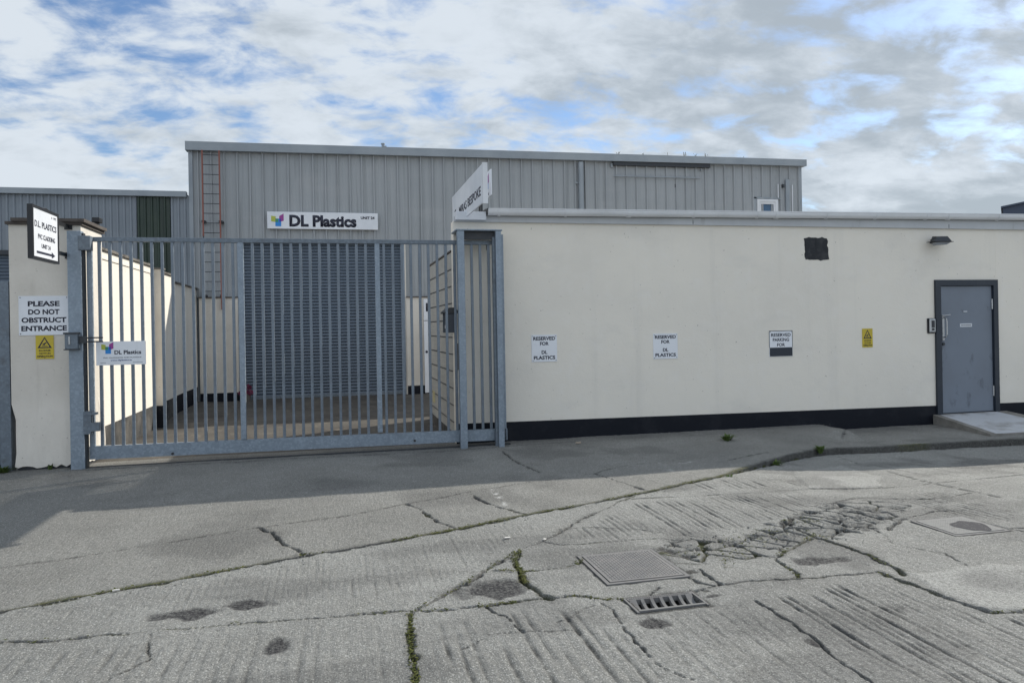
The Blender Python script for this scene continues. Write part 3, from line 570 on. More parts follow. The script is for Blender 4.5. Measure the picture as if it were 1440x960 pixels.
# fascia and the half round gutter, both climbing a little to the right
def fz(x): return (x-2)*.0085
MB().hexa([(XE+.01, .262, 2.938), (16, .262, 2.952), (16, .299, 2.952), (XE+.01, .299, 2.938), (XE+.01, .262, 3.012), (16, .262, 3.012+fz(16)), (16, .299, 3.012+fz(16)), (XE+.01, .299, 3.012)]).done('fascia', M['fascia'], B1)
bx('fascia_end_box', M['white_face'], B1, 1.555, 1.965, .20, .34, 2.955, 3.065, bev=.006)
MB().hexa([(1.97, .27, 3.01), (16, .27, 3.01+fz(16)), (16, .52, 3.01+fz(16)), (1.97, .52, 3.01), (1.97, .27, 3.115), (16, .27, 3.118+fz(16)), (16, .52, 3.12+fz(16)), (1.97, .52, 3.12)]).done('roof_edge', M['roof'], B1)
g = MB(); prof = []
for i in range(13):
    a = math.pi*(1+i/12); prof.append((.205+.06*math.cos(a), 3.085+.072*math.sin(a)))
prof = [(.145, 3.105), (.139, 3.105), (.139, 3.095)]+prof[0:]+[(.265, 3.105)]
inner = [(y+(.006 if y < .2 else -.006), z+.004) for y, z in prof[3:-1]][::-1]
ring = prof+[(.259, 3.105)]+inner
def gutter_seg(x0, x1):
    A = [g.b.verts.new((x0, y, z+fz(x0))) for y, z in ring]; Bv = [g.b.verts.new((x1, y, z+fz(x1))) for y, z in ring]
    for i in range(len(ring)):
        j = (i+1) % len(ring); g.b.faces.new((A[i], A[j], Bv[j], Bv[i]))
gutter_seg(1.98, 16.0)
gut = g.done('gutter', M['pvc'], B1)
MB().prism([(y, z) for y, z in prof], 'x', 1.972, 1.985).done('end_cap', M['steel_dark'], gut)
for k, x in enumerate((2.12, 3.05, 3.95, 4.95, 5.95, 6.25, 7.1, 7.95, 8.85, 9.25, 10.2, 11.2, 12.2)):
    b = MB(); cx = []
    for i in range(9):
        a = math.pi*(1+i/8); cx.append((.205+.068*math.cos(a), 3.085+.080*math.sin(a)+fz(x)))
    cy = [(.205+.0635*math.cos(math.pi*(1+i/8)), 3.085+.0755*math.sin(math.pi*(1+i/8))+fz(x)) for i in range(9)][::-1]
    b.prism(cx+cy, 'x', x, x+(.06 if k in (2, 5, 9) else .028)); b.done('gutter_bracket', M['pvc'], gut)
for x in (4.98, 9.35): bx('fascia_joint', M['steel_dark'], B1, x, x+.008, .2595, .2625, 2.952, 3.01)
# painted-over vent
rp = random.Random(2); pts = []
def edge(x0, z0, x1, z1, n):
    for i in range(n):
        t = i/n; pts.append((x0+(x1-x0)*t+rp.gauss(0, .0045), z0+(z1-z0)*t+rp.gauss(0, .0045)))
edge(6.815, 2.46, 7.19, 2.45, 10); edge(7.225, 2.46, 7.20, 2.775, 9); edge(7.19, 2.785, 6.815, 2.785, 10); edge(6.808, 2.775, 6.812, 2.47, 9)
MB().prism(pts, 'y', .2965, .302).done('black_patch', M['patch_paint'], B1)
for (a, b, c, d) in ((6.83, 6.99, 2.49, 2.76), (7.0, 7.17, 2.60, 2.77)): bx('black_patch', M['patch_paint'], B1, a, b, .2935, .297, c, d)
# door
DF = bx('door_frame', M['navy'], B1, 9.09, 9.185, .262, .33, -.1, 2.145, bev=.004)
dq = MB().box(9.09, 9.185, .262, .36, -.1, 2.055).box(10.185, 10.27, .262, .36, -.1, 2.055).box(9.09, 10.27, .262, .36, 2.055, 2.145)
bpy.data.objects.remove(DF); DF = dq.done('door_frame', M['navy'], B1)
DR = bx('door', M['door'], B1, 9.190, 10.180, .300, .345, .062, 2.050, bev=.004)
h_ = MB(); h_.box(9.225, 9.265, .288, .299, 1.20, 1.60, bev=.003); h_.path([(9.245, .29, 1.56), (9.245, .232, 1.54), (9.25, .228, 1.50), (9.25, .228, 1.29), (9.245, .24, 1.26), (9.245, .29, 1.25)], .011, 10); h_.tube((9.23, .28, 1.585), (9.35, .262, 1.60), .009)
h_.done('handle', M['bare_steel'], DR)
MB().tube((9.243, .302, 1.145), (9.243, .286, 1.145), .024, 16).done('lock', M['steel_dark'], DR)
lp = bx('door_label', M['label_grey'], DR, 9.565, 9.79, .296, .2995, 1.405, 1.458)
for k in range(9): bx('lettering', M['ink_grey'], lp, 9.585+k*.0215, 9.600+k*.0215, .2945, .2962, 1.424, 1.440)
bx('door_label', M['label_grey'], DR, 9.635, 9.705, .2965, .2995, 1.640, 1.655)
for z in (1.68, .30): MB().tube((10.178, .290, z), (10.178, .290, z+.16), .012, 10).done('hinge', M['bare_steel'], DR)
bx('threshold', M['navy'], B1, 9.19, 10.18, .30, .36, .03, .060)
MB().box(XE-.003, XE+.045, .288, .2985, .98, 1.33).done('tan_plate', M['tan_plate'], B1)

# side wall of block courses that closes the yard on the right
B2 = thing('block_wall', (XE, 1.8, 0), 'pale painted block wall with dark course lines behind the gate frame', 'wall')
q = MB()
for k in range(11):
    z0 = .03+k*.2303; q.box(XE, XE+.2, .505, 3.02, z0, z0+.2225)
q.box(XE+.012, XE+.19, .51, 3.0, -.1, 2.55); q.done('block_courses', M['block'], B2)
j = MB()
for k in range(1, 11): j.box(XE-.004, XE+.03, .56, 3.05, .019+k*.2303, .034+k*.2303)
j.done('mortar_line', M['steel_dark'], B2)
bx('coping', M['coping'], B2, XE-.012, XE+.22, .503, 3.06, 2.562, 2.585)
bx('dark_end', M['steel_dark'], B2, XE-.006, XE+.2, 3.022, 3.09, -.05, 2.50)
bx('plinth', M['worn_sunlit_plinth'], B2, XE-.01, XE+.1, .52, 3.015, -.1, .12)
bx('notice', M['faded_notice'], B2, XE-.006, XE-.001, 2.45, 2.72, .33, .52)

# concrete ramp at the door
RMP = thing('concrete_ramp', (9.67, -.2, -.1), 'short pale concrete ramp rising to the grey door', 'ramp')
MB().hexa([(8.80, -.96, -.18), (10.42, -1.05, -.18), (10.42, .289, -.18), (9.02, .289, -.18), (8.80, -.96, -.068), (10.42, -1.05, -.068), (10.42, .289, .050), (9.02, .289, .050)]).done('ramp_block', M['ramp'], RMP)
MB().hexa([(8.90, -.955, -.068), (10.2, -1.03, -.068), (10.2, .25, .046), (9.12, .25, .046), (8.90, -.955, -.0645), (10.2, -1.03, -.0645), (10.2, .25, .0495), (9.12, .25, .0495)]).done('worn_top', M['ramp_worn'], RMP)

# ------------------------------------------------------------------ fittings and signs on the cream wall
def plate_sign(name, x0, x1, z0, z1, y, label, cat, face, group=None, th=.006, screws=True):
    s = thing(name, ((x0+x1)/2, y, z0), label, cat, group)
    bx('plate', M[face], s, x0, x1, y-th, y, z0, z1, bev=.0015)
    if screws:
        for x in (x0+.018, x1-.018):
            for z in (z0+.018, z1-.018): MB().tube((x, y-th-.002, z), (x, y-th+.001, z), .006, 8).done('screw', M['steel_dark'], s)
    return s
WY = .2985
for (x0, x1, z0, z1, lab) in ((2.576, 2.937, 1.053, 1.420, 'white four-line reserved sign for two words, fixed nearest the sliding gate'), (4.353, 4.727, 1.044, 1.402, 'white four-line reserved sign midway along the cream wall between two other white signs')):
    s = plate_sign('reserved_sign', x0, x1, z0, z1, WY, lab, 'sign', 'white_sign', 'white reserved signs on the cream wall')
    c = (x0+x1)/2; w = x1-x0; hh_ = z1-z0; y = WY-.0062
    for t, f, ww in (('RESERVED', .865, .86), ('FOR', .675, .34), ('DL', .355, .22), ('PLASTICS', .155, .84)):
        letters(t, (c, y, z0+hh_*f), w*ww, hh_*.135, s, bold=.03)
s = plate_sign('reserved_sign', 6.188, 6.576, 1.027, 1.409, WY, 'white parking sign whose lower third is blacked out, beside the yellow camera sign', 'sign', 'white_sign', 'white reserved signs on the cream wall')
bx('dark_panel', M['navy'], s, 6.194, 6.570, WY-.0085, WY-.0055, 1.032, 1.160); y = WY-.0062
for a in ((6.188, 6.195, 1.16, 1.409), (6.569, 6.576, 1.16, 1.409), (6.188, 6.576, 1.400, 1.409)): bx('border', M['navy'], s, a[0], a[1], WY-.0078, WY-.0058, a[2], a[3])
for t, z, ww in (('RESERVED', 1.345, .325), ('PARKING', 1.275, .27), ('FOR', 1.200, .13)): letters(t, (6.382, y, z), ww, .049, s, bold=.02)
def cctv(x0, x1, z0, z1, y, label):
    s = plate_sign('camera_warning_sign', x0, x1, z0, z1, y, label, 'sign', 'yellow', 'yellow camera warning signs', screws=False)
    c = (x0+x1)/2; w = x1-x0; hh_ = z1-z0; yy = y-.0062; T0 = (c, yy, z0+hh_*.70)
    o_, i_ = w*.40, w*.31; up = hh_*.24
    q = MB(); A = [(-o_, -up), (o_, -up), (0, up)]; I = [(-i_*.86, -up*.80), (i_*.86, -up*.80), (0, up*.70)]
    f = MB()
    for k in range(3):
        a, b, c2, d = A[k], A[(k+1) % 3], I[(k+1) % 3], I[k]
        flat('warning_triangle', [a, b, c2, d], T0, s, 'ink')
    flat('camera_symbol', [(-w*.14, -up*.30), (w*.13, up*.12), (w*.10, -up*.10), (-w*.03, -up*.5)], T0, s, 'ink')
    flat('camera_symbol', [(-w*.16, -up*.66), (w*.16, -up*.66), (w*.16, -up*.56), (-w*.16, -up*.56)], T0, s, 'ink')
    for t, fz_, ww in (('24 HOUR', .36, .66), ('CCTV IN', .235, .62), ('OPERATION', .11, .86)): letters(t, (c, yy, z0+hh_*fz_), w*ww, hh_*.075, s, bold=.03)
    MB().tube((c, y-.008, z0+.012), (c, y-.004, z0+.012), .005, 8).done('screw', M['steel_dark'], s)
cctv(7.774, 7.957, 1.126, 1.411, WY, 'small yellow camera warning sign on the cream wall left of the door')
q = thing('floodlight', (9.07, .3, 2.75), 'small dark floodlight jutting from the wall above the grey door', 'lamp')
MB().hexa([(8.90, .085, 2.705), (9.235, .085, 2.725), (9.215, .20, 2.712), (8.93, .20, 2.70), (8.98, .10, 2.80), (9.17, .10, 2.805), (9.16, .20, 2.815), (8.985, .20, 2.81)]).done('housing', M['steel_dark'], q)
bx('visor', M['black'], q, 8.885, 9.245, .06, .215, 2.715, 2.724, bev=.002)
MB().hexa([(8.98, .10, 2.672), (9.15, .10, 2.676), (9.14, .19, 2.672), (8.99, .19, 2.668), (8.92, .09, 2.714), (9.22, .09, 2.714), (9.20, .20, 2.712), (8.94, .20, 2.71)]).done('lens', M['lens'], q)
MB().box(9.04, 9.10, .20, .299, 2.735, 2.775).tube((9.03, .20, 2.755), (9.11, .20, 2.755), .018).done('bracket', M['black'], q)
q = thing('door_intercom', (9.02, .3, 1.32), 'silver keypad intercom beside the frame of the grey door', 'intercom')
bx('back_plate', M['black'], q, 8.945, 9.075, .281, .2995, 1.315, 1.55, bev=.01)
bx('face_plate', M['bare_steel'], q, 8.965, 9.082, .262, .281, 1.33, 1.542, bev=.012)
bx('speaker_panel', M['screen'], q, 9.0, 9.058, .259, .2625, 1.405, 1.515, bev=.002); bx('call_button', M['screen'], q, 9.005, 9.052, .2585, .2625, 1.36, 1.395, bev=.002)

# letterbox on the end of the block wall
q = thing('letterbox', (1.46, .46, 1.47), 'black letterbox with gabled lid fixed to the block wall inside the gate', 'letterbox')
LB0, LB1 = .05, .33
bx('box_body', M['navy'], q, 1.395, 1.525, LB0+.02, LB1+.12, 1.475, 1.725, bev=.006)
MB().prism([(1.370, 1.725), (1.545, 1.725), (1.545, 1.745), (1.5, 1.80), (1.43, 1.80), (1.370, 1.745)], 'y', LB0, LB1+.14).done('lid', M['black'], q)
bx('label', M['label_grey'], q, 1.392, 1.3955, LB0+.10, LB0+.2, 1.53, 1.575)
bx('stay', M['black'], q, 1.50, 1.534, .30, .55, 1.55, 1.65)

# ------------------------------------------------------------------ sign boards on the roof
q = thing('roof_sign_board', (1.72, .2, 2.95), 'big white board with slanting perspective on the roof, dark capitals along it', 'sign')
q['label'] = 'large white name board standing edge-on above the gate, dark capitals along it'
MB().box(1.70, 1.715, -.90, 1.36, 3.0, 3.455).done('board', M['white_face'], q)
MB().box(1.695, 1.755, -.945, -.90, 2.98, 3.46).box(1.70, 1.755, 1.36, 1.40, 3.0, 3.455).box(1.715, 1.755, -.90, 1.36, 3.43, 3.457).done('board_frame', M['pvc'], q)
letters('C', (1.6995, 1.13, 3.17), .15, .12, q, 'ink', LEFTF); letters('MIRAS BESPOKE', (1.6995, .0, 3.158), 1.58, .115, q, 'ink', LEFTF)
for yy in (.62, 1.2): bx('support_post', M['steel_dark'], q, 1.72, 1.76, yy, yy+.05, 2.46, 3.3)
bx('bracket', M['steel_dark'], q, 1.76, 1.80, .25, .65, 3.12, 3.15)
q = thing('small_roof_sign', (1.95, .2, 3.1), 'small white sign with coloured panes behind the large roof board', 'sign')
bx('board', M['white_face'], q, 1.95, 1.962, -.20, .75, 3.222, 3.548)
logo((1.9493, .02, 3.42), .20, q, LEFTF); letters('DL Plastics', (1.9493, .24, 3.262), .62, .04, q, 'ink', LEFTF)
for yy in (.56, .7): bx('support_post', M['steel_dark'], q, 1.963, 1.99, yy, yy+.03, 2.46, 3.4)

# ------------------------------------------------------------------ warehouse
WH = thing('warehouse', (4.5, 8, 0), 'tall grey metal-clad warehouse with a roller shutter door', 'building')
def cladding(x0, x1, y, z0, z1, pitch, rib, depth, first):
    """vertical trapezoid ribs standing proud of flat pans"""
    xs = [(x0, 0)]; c = first
    while c-rib < x1:
        if c+rib > x0+.002:
            for dx, d in ((-rib, 0), (-rib*.55, depth), (rib*.55, depth), (rib, 0)):
                x = c+dx
                if x0 < x < x1: xs.append((x, d))
            for e in (pitch*.36, pitch*.64):                  # light stiffening creases in the pan
                for dx, d in ((-.012, 0), (0, -.004), (.012, 0)):
                    if pitch > .2 and x0 < c+e+dx < x1: xs.append((c+e+dx, d))
        c += pitch
    xs.append((x1, 0)); q = MB(); lo = []; hi = []
    for x, d in xs:
        yy = y-d; lo.append(q.b.verts.new((x, yy, z0(x) if callable(z0) else z0))); hi.append(q.b.verts.new((x, yy, z1(x) if callable(z1) else z1)))
    for i in range(len(xs)-1): q.b.faces.new((lo[i], lo[i+1], hi[i+1], hi[i]))
    return q
def topz(x): return 5.66+(x+3.1)*.0078
SH0, SH1, SHZ = -2.05, 1.553, 3.53
p0 = -2.886
def first_rib(x): return p0+math.floor((x-p0)/.2716)*.2716
q = cladding(-3.06, SH0-.06, 8.0, 2.28, topz, .2716, .026, .046, first_rib(-3.06)); 
add_into(q, cladding(SH0-.06, SH1+.06, 8.0, SHZ, topz, .2716, .026, .046, first_rib(SH0)))
add_into(q, cladding(SH1+.06, 12.12, 8.0, 2.26, topz, .2716, .026, .046, first_rib(SH1)))
for x in np.arange(-2.75, 12, .2716):                              # fixing screws, three rows
    for z in (5.32, 3.98, 2.6):
        if SH0-.1 < x < SH1+.1 and z < 3.6: continue
        q.tube((x, 8.0, z), (x, 7.990, z), .013, 6)
q.done('cladding', M['clad'], WH)
q = MB().box(-3.06, 12.12, 8.05, 8.25, 3.6, 5.55).box(-3.06, SH0-.06, 8.05, 8.25, 0, 3.6).box(SH1+.06, 12.12, 8.05, 8.25, 0, 3.6).box(-3.06, -2.9, 8.25, 30, -.2, 5.55).box(12.0, 12.12, 8.25, 30, -.2, 5.55).box(-3.06, 12.12, 29.8, 30, -.2, 5.5)
q.done('side_wall', M['clad_side'], WH)
MB().hexa([(-3.12, 7.86, 5.50), (12.23, 7.86, 5.645), (12.23, 8.10, 5.645), (-3.12, 8.10, 5.50), (-3.12, 7.86, 5.69), (12.23, 7.86, 5.815), (12.23, 8.10, 5.815), (-3.12, 8.10, 5.69)]).done('eaves_trim', M['trim'], WH)
MB().hexa([(-3.12, 8.10, 5.60), (12.23, 8.10, 5.74), (12.23, 30, 6.1), (-3.12, 30, 5.96), (-3.12, 8.10, 5.68), (12.23, 8.10, 5.80), (12.23, 30, 6.2), (-3.12, 30, 6.06)]).done('roof', M['roof'], WH)
bx('corner_trim', M['trim'], WH, 12.035, 12.135, 7.955, 8.06, 2.3, 5.63); bx('corner_trim', M['trim'], WH, -3.075, -2.99, 7.955, 8.06, 2.28, 5.50)
MB().box(-2.90, SH0-.05, 7.90, 8.04, -.1, 2.275).box(SH1+.05, 12.1, 7.90, 8.04, -.1, 2.25).box(SH1+.03, SH1+.06, 7.955, 8.04, 0, SHZ-.002).done('masonry_base', M['cream_pier'], WH)
MB().box(-2.90, SH0-.045, 7.892, 7.95, -.1, .19).box(SH1+.055, 12.1, 7.892, 7.95, -.1, .20).done('plinth', M['plinth'], WH)
MB().box(-2.92, SH0-.05, 7.87, 8.0, 2.278, 2.30).box(SH1+.05, 12.1, 7.87, 8.0, 2.252, 2.275).done('drip_flashing', M['coping'], WH)
# roller shutter
SHT = thing('tmp', (0, 0, 0), None, None); bpy.data.objects.remove(SHT)
q = MB(); pitch = .0715; n = int((SHZ-.02)/pitch)
prev = None
for k in range(n+1):
    z = .03+k*pitch
    for f, d in ((0, .0), (.06, .013), (.30, .022), (.62, .020), (.86, .010), (.95, .0)):
        zz_ = z+f*pitch
        if zz_ > SHZ: break
        cur = (q.b.verts.new((SH0+.01, 8.10-d, zz_)), q.b.verts.new((SH1-.01, 8.10-d, zz_)))
        if prev: q.b.faces.new((prev[0], prev[1], cur[1], cur[0]))
        prev = cur
SHU = q.done('roller_shutter', M['shutter'], WH)
bx('bottom_rail', M['galv_dark'], SHU, SH0+.02, SH1-.02, 8.06, 8.10, .004, .075)
bx('guide_channel', M['galv'], SHU, SH0-.055, SH0+.012, 7.975, 8.09, 0, SHZ); bx('guide_channel', M['galv'], SHU, SH1-.012, SH1+.03, 7.975, 8.09, 0, SHZ)
bx('reveal_head', M['steel_dark'], WH, SH0, SH1, 7.97, 8.12, SHZ-.012, SHZ+.03)
# rainwater pipe, conduits, window, strip under the eaves
MB().tube((5.935, 7.90, 3.2), (5.935, 7.90, 5.54), .062, 16).box(5.80, 5.87, 7.93, 7.97, 5.02, 5.06).done('downpipe', M['trim'], WH)
MB().hexa([(6.79, 7.90, 5.50), (9.44, 7.90, 5.52), (9.44, 8.0, 5.52), (6.79, 8.0, 5.50), (6.79, 7.90, 5.598), (9.44, 7.90, 5.625), (9.44, 8.0, 5.625), (6.79, 8.0, 5.598)]).done('louvre_strip', M['steel_dark'], WH)
MB().box(6.74, 6.80, 7.95, 7.99, 5.46, 5.56).box(9.20, 9.23, 7.95, 7.99, 5.44, 5.5).tube((6.81, 7.93, 5.235), (9.16, 7.93, 5.250), .016, 10).done('curtain_rail', M['trim'], WH)
bx('vent_slot', M['steel_dark'], WH, 8.485, 8.505, 7.985, 7.999, 5.0, 5.09)
wd_ = MB().box(10.79, 10.86, 7.93, 8.03, 3.7, 4.75).box(11.33, 11.40, 7.93, 8.03, 3.7, 4.75).box(10.86, 11.33, 7.93, 8.03, 4.685, 4.75).done('window', M['pvc'], WH)
MB().box(10.86, 10.915, 7.945, 8.03, 3.7, 4.685).box(11.28, 11.33, 7.945, 8.03, 3.7, 4.685).box(10.915, 11.28, 7.945, 8.03, 4.625, 4.685).done('sash', M['pvc'], wd_)
bx('pane', M['glass'], wd_, 10.915, 11.28, 7.985, 7.995, 3.7, 4.625)
MB().box(10.70, 10.785, 7.955, 7.99, 3.7, 4.80).box(10.70, 11.50, 7.955, 7.985, 4.765, 4.80).done('window_trim', M['trim'], WH)
MB().tube((11.42, 7.95, 4.80), (11.42, 7.95, 5.16), .012).tube((11.845, 7.95, 3.5), (11.845, 7.95, 5.15), .014).done('conduit', M['pvc'], WH)
bx('cable_cover', M['trim'], WH, 11.65, 11.755, 7.94, 7.99, 3.5, 5.29)
bx('junction_box', M['steel_dark'], WH, 11.545, 11.60, 7.93, 7.99, 5.07, 5.16, bev=.004)
MB().tube((1.18, 8.6, 5.7), (1.18, 8.6, 5.96), .035, 10).tube((1.18, 8.6, 5.96), (1.18, 8.6, 5.985), .05, 10).box(1.20, 1.26, 8.55, 8.6, 5.7, 5.92).done('vent_pipe', M['trim'], WH)
# name sign above the shutter
q = thing('shutter_name_sign', (-.23, 7.9, 3.81), 'long white name sign with coloured panes above the roller shutter', 'sign')
bx('panel', M['white_sign'], q, -1.447, .985, 7.895, 7.945, 3.815, 4.195, bev=.004)
logo((-1.225, 7.8935, 4.01), .285, q); letters('DL Plastics', (-.235, 7.8935, 3.995), 1.475, .265, q, bold=.045, depth=.003)
letters('UNIT 24', (.755, 7.8935, 4.085), .31, .062, q, bold=.035, depth=.003)
# ladder
q = thing('wall_ladder', (-2.6, 7.75, 2.2), 'rusty red fixed ladder climbing the left end of the warehouse wall', 'ladder')
for x in (-2.765, -2.415):
    bx('stile', M['red'], q, x-.014, x+.014, 7.775, 7.82, 2.18 if x > -2.6 else 3.62, 5.49)
bx('stile', M['steel_dark'], q, -2.775, -2.755, 7.775, 7.82, 2.29, 3.62)
for k in range(15): MB().tube((-2.76, 7.797, 2.42+k*.212), (-2.42, 7.797, 2.42+k*.212), .008, 8).done('rung', M['steel_dark'], q)
for z in (3.92, 2.3): MB().box(-2.80, -2.73, 7.80, 7.99, z, z+.045).box(-2.45, -2.37, 7.80, 7.99, z, z+.045).done('wall_bracket', M['steel_dark'], q)
MB().box(-2.43, -2.40, 7.80, 7.90, 2.02, 2.2).done('foot', M['red'], q)
# banner leaning at the side
q = thing('white_banner', (2.5, 7.8, 0), 'tall white board with black print half hidden by the block wall', 'sign')
bx('board', M['white_sign'], q, 2.0, 2.75, 7.83, 7.86, .03, 2.21)
letters('PVC', (2.36, 7.8285, 2.02), .62, .20, q, bold=.02); bx('rule', M['ink_grey'], q, 2.0, 2.75, 7.8275, 7.8305, 1.70, 1.715); letters('D', (2.16, 7.8285, 1.42), .10, .14, q, bold=.02)
MB().tube((2.05, 7.829, .98), (2.05, 7.826, .98), .03, 12).prism([(2.10, .62), (2.2, .60), (2.22, .74), (2.16, .78), (2.19, .88), (2.13, .80)], 'y', 7.826, 7.831).done('print', M['ink'], q)
q = thing('pink_pot', (-1.93, 7.75, 0), 'small pink topped pot on the yard floor at the shutter', 'pot')
MB().tube((-1.93, 7.72, 0), (-1.93, 7.72, .16), .075, 14, .10).done('pot_body', M['pot'], q)
rp = random.Random(4); f = MB()
for k in range(46):
    a = rp.random()*6.28; r_ = rp.random()**.5*.16; z = .13+.22*(1-(r_/.17)**2)*rp.random()+.02; x = -1.93+r_*math.cos(a); y = 7.72+r_*math.sin(a); s = rp.uniform(.03, .055); b = rp.random()*6.28
    f.quad((x-s*math.cos(b), y-s*math.sin(b), z), (x, y, z+s*.8), (x+s*math.cos(b), y+s*math.sin(b), z+.01), (x, y, z-s*.6))
f.done('flowers', M['pink'], q)

# lower shed to the left
LW = thing('side_shed', (-9, 8, 0), 'low blue-grey corrugated shed joining the warehouse on its left', 'building')
cladding(-26, -4.13, 8.0, 1.2, 4.52, .131, .030, .028, -26).done('cladding', M['clad_side'], LW)
cladding(-3.46, -3.075, 8.0, 1.2, 4.52, .131, .030, .028, -3.43).done('cladding', M['clad_side'], LW)
cladding(-4.13, -3.46, 8.0, 1.2, 4.50, .131, .030, .028, -4.10).done('rooflight_sheet', M['green_sheet'], LW)
MB().box(-26, -3.08, 8.04, 8.2, -.2, 4.5).box(-26, -25.8, 8.2, 26, -.2, 4.4).done('wall', M['clad_side'], LW)
bx('eaves_trim', M['trim'], LW, -26, -3.125, 7.90, 8.06, 4.485, 4.605)
MB().hexa([(-26, 8.06, 4.5), (-3.13, 8.06, 4.5), (-3.13, 26, 5.0), (-26, 26, 5.0), (-26, 8.06, 4.56), (-3.13, 8.06, 4.56), (-3.13, 26, 5.06), (-26, 26, 5.06)]).done('roof', M['roof'], LW)
q = MB()
prev = None
for k in range(45):
    z = .02+k*.071
    for f_, d in ((0, 0), (.15, .02), (.6, .02), (.9, 0)):
        cur = (q.b.verts.new((-10.2, 7.96-d, z+f_*.071)), q.b.verts.new((-6.55, 7.96-d, z+f_*.071)))
        if prev: q.b.faces.new((prev[0], prev[1], cur[1], cur[0]))
        prev = cur
q.done('roller_shutter', M['shutter'], LW)
bx('shutter_hood', M['steel_dark'], LW, -10.3, -6.5, 7.86, 7.99, 3.2, 3.30)
# weeds on the roof edge
def weed(name, x, y, z, n, hgt, spread, label, group, seed, mats=('leaf',), wide=.012):
    rp = random.Random(seed); q = MB()
    for k in range(n):
        a = rp.random()*6.28; r0 = rp.random()*spread*.35; l = hgt*rp.uniform(.5, 1.1); lean = rp.uniform(.1, 1.0)*spread; w = wide*rp.uniform(.6, 1.3)
        bx_, by_ = x+r0*math.cos(a), y+r0*math.sin(a); tx, ty = bx_+lean*math.cos(a), by_+lean*math.sin(a); ca, sa = -math.sin(a)*w, math.cos(a)*w
        mx_, my_, mz = (bx_*.5+tx*.5), (by_*.5+ty*.5), z+l*.72
        v = [q.b.verts.new(p) for p in ((bx_-ca*.5, by_-sa*.5, z-.01), (bx_+ca*.5, by_+sa*.5, z-.01), (mx_+ca, my_+sa, mz), (mx_-ca, my_-sa, mz), (tx, ty, z+l*rp.uniform(.75, 1.0)))]
        q.b.faces.new((v[0], v[1], v[2], v[3])); q.b.faces.new((v[3], v[2], v[4]))
    return tag(q.done(name, M[mats[0]]), label, 'weed', group)
for k, (x, n, hg) in enumerate(((6.93, 5, .08), (7.6, 4, .07), (8.28, 4, .11), (8.75, 7, .14), (9.05, 6, .11), (9.35, 7, .10), (10.4, 3, .06))):
    weed('roof_weed', x, 7.95, 5.69+(x+3.1)*.0078+.012, n, hg, .10, ['thin dry weed at the far left of the row on the warehouse roof edge', 'second dry weed from the left on the warehouse roof edge', 'lone taller dry weed on the warehouse roof edge above the pale rail', 'tallest bushy dry weed on the warehouse roof edge', 'dry weed right of the tallest one on the roof edge', 'dry weed above the right end of the dark roof strip', 'tiny dry weed nearest the right end of the warehouse roof'][k], 'weeds on the warehouse roof edge', k, ('dry',), .006)

# slate blue roof of a building beyond, far right
q = thing('far_building', (41, 25, 0), 'dark slate-blue building showing beyond the far right roofline', 'building')
def fb(u, v, z): return (37.0+u*.93+v*.74, 25+u*.37-u*.37+v*.68, z)
MB().hexa([fb(0, 0, -.3), fb(22, 0, -.3), fb(22, 14, -.3), fb(0, 14, -.3), fb(0, 0, 7.72), fb(22, 0, 11.7), fb(22, 14, 11.7), fb(0, 14, 7.72)]).done('gable_wall', M['dark_blue'], q)
MB().hexa([fb(-.15, -.2, 7.70), fb(22.2, -.2, 11.73), fb(22.2, 14.2, 11.73), fb(-.15, 14.2, 7.70), fb(-.15, -.2, 7.80), fb(22.2, -.2, 11.83), fb(22.2, 14.2, 11.83), fb(-.15, 14.2, 7.80)]).done('roof', M['dark_blue'], q)

# ------------------------------------------------------------------ left yard wall and gate pier
q = thing('yard_wall', (-3.0, 4.5, 0), 'cream yard wall running back from the gate pier to the warehouse', 'wall')
MB().box(-3.12, -2.90, .88, 3.67, -.2, 2.61).box(-3.12, -2.915, 3.85, 5.2, -.2, 2.57).box(-3.18, -2.96, 5.2, 7.99, -.2, 2.47).done('wall_face', M['cream'], q)
MB().box(-3.12, -2.75, 3.67, 3.85, -.2, 2.575).done('buttress', M['cream_pier'], q)
MB().box(-2.905, -2.892, .89, 3.67, -.2, .36).box(-2.92, -2.907, 3.852, 5.2, -.2, .345).done('plinth', M['worn_sunlit_plinth'], q)  # sunlit stretches: colour greyed for the sun on top of the scuffs
MB().box(-2.97, -2.952, 5.2, 7.89, -.2, .34).box(-3.0, -2.742, 3.662, 3.858, -.2, .352).done('plinth', M['plinth'], q)
c_ = MB()
for k in range(8): c_.box(-3.16, -2.868, .90+k*.346, .90+k*.346+.338, 2.612, 2.642+.006*(k % 2))
for k in range(4): c_.box(-3.16, -2.88, 3.86+k*.336, 3.86+k*.336+.328, 2.572, 2.602)
for k in range(8): c_.box(-3.22, -2.925, 5.21+k*.346, 5.21+k*.346+.338, 2.472, 2.502)
c_.box(-3.16, -2.73, 3.655, 3.855, 2.577, 2.60)
c_.done('coping', M['weathered_coping'], q)
bx('ledge', M['cream'], q, -2.90, -2.885, .88, 3.66, 2.50, 2.53)
q = thing('gate_pier', (-3.2, .45, 0), 'cream rendered gate pier with dark cap and chipped foot at the left', 'pier')
pb = MB().box(-3.595, -2.855, .085, .875, .02, 2.80)
bmesh.ops.subdivide_edges(pb.b, edges=pb.b.edges[:], cuts=14, use_grid_fill=True)
rp = random.Random(9)
for v in pb.b.verts:
    if v.co.z < .6: v.co.x += rp.gauss(0, .004); v.co.y += rp.gauss(0, .003)
    if v.co.z < .62 and v.co.x < -3.58: v.co.x += .025+.02*rp.random()
    if v.co.z < .03: v.co.z += rp.random()*.035
pb.done('shaft', M['cream_pier'], q)
bx('footing', M['steel_dark'], q, -3.55, -2.87, .12, .85, -.1, .05)
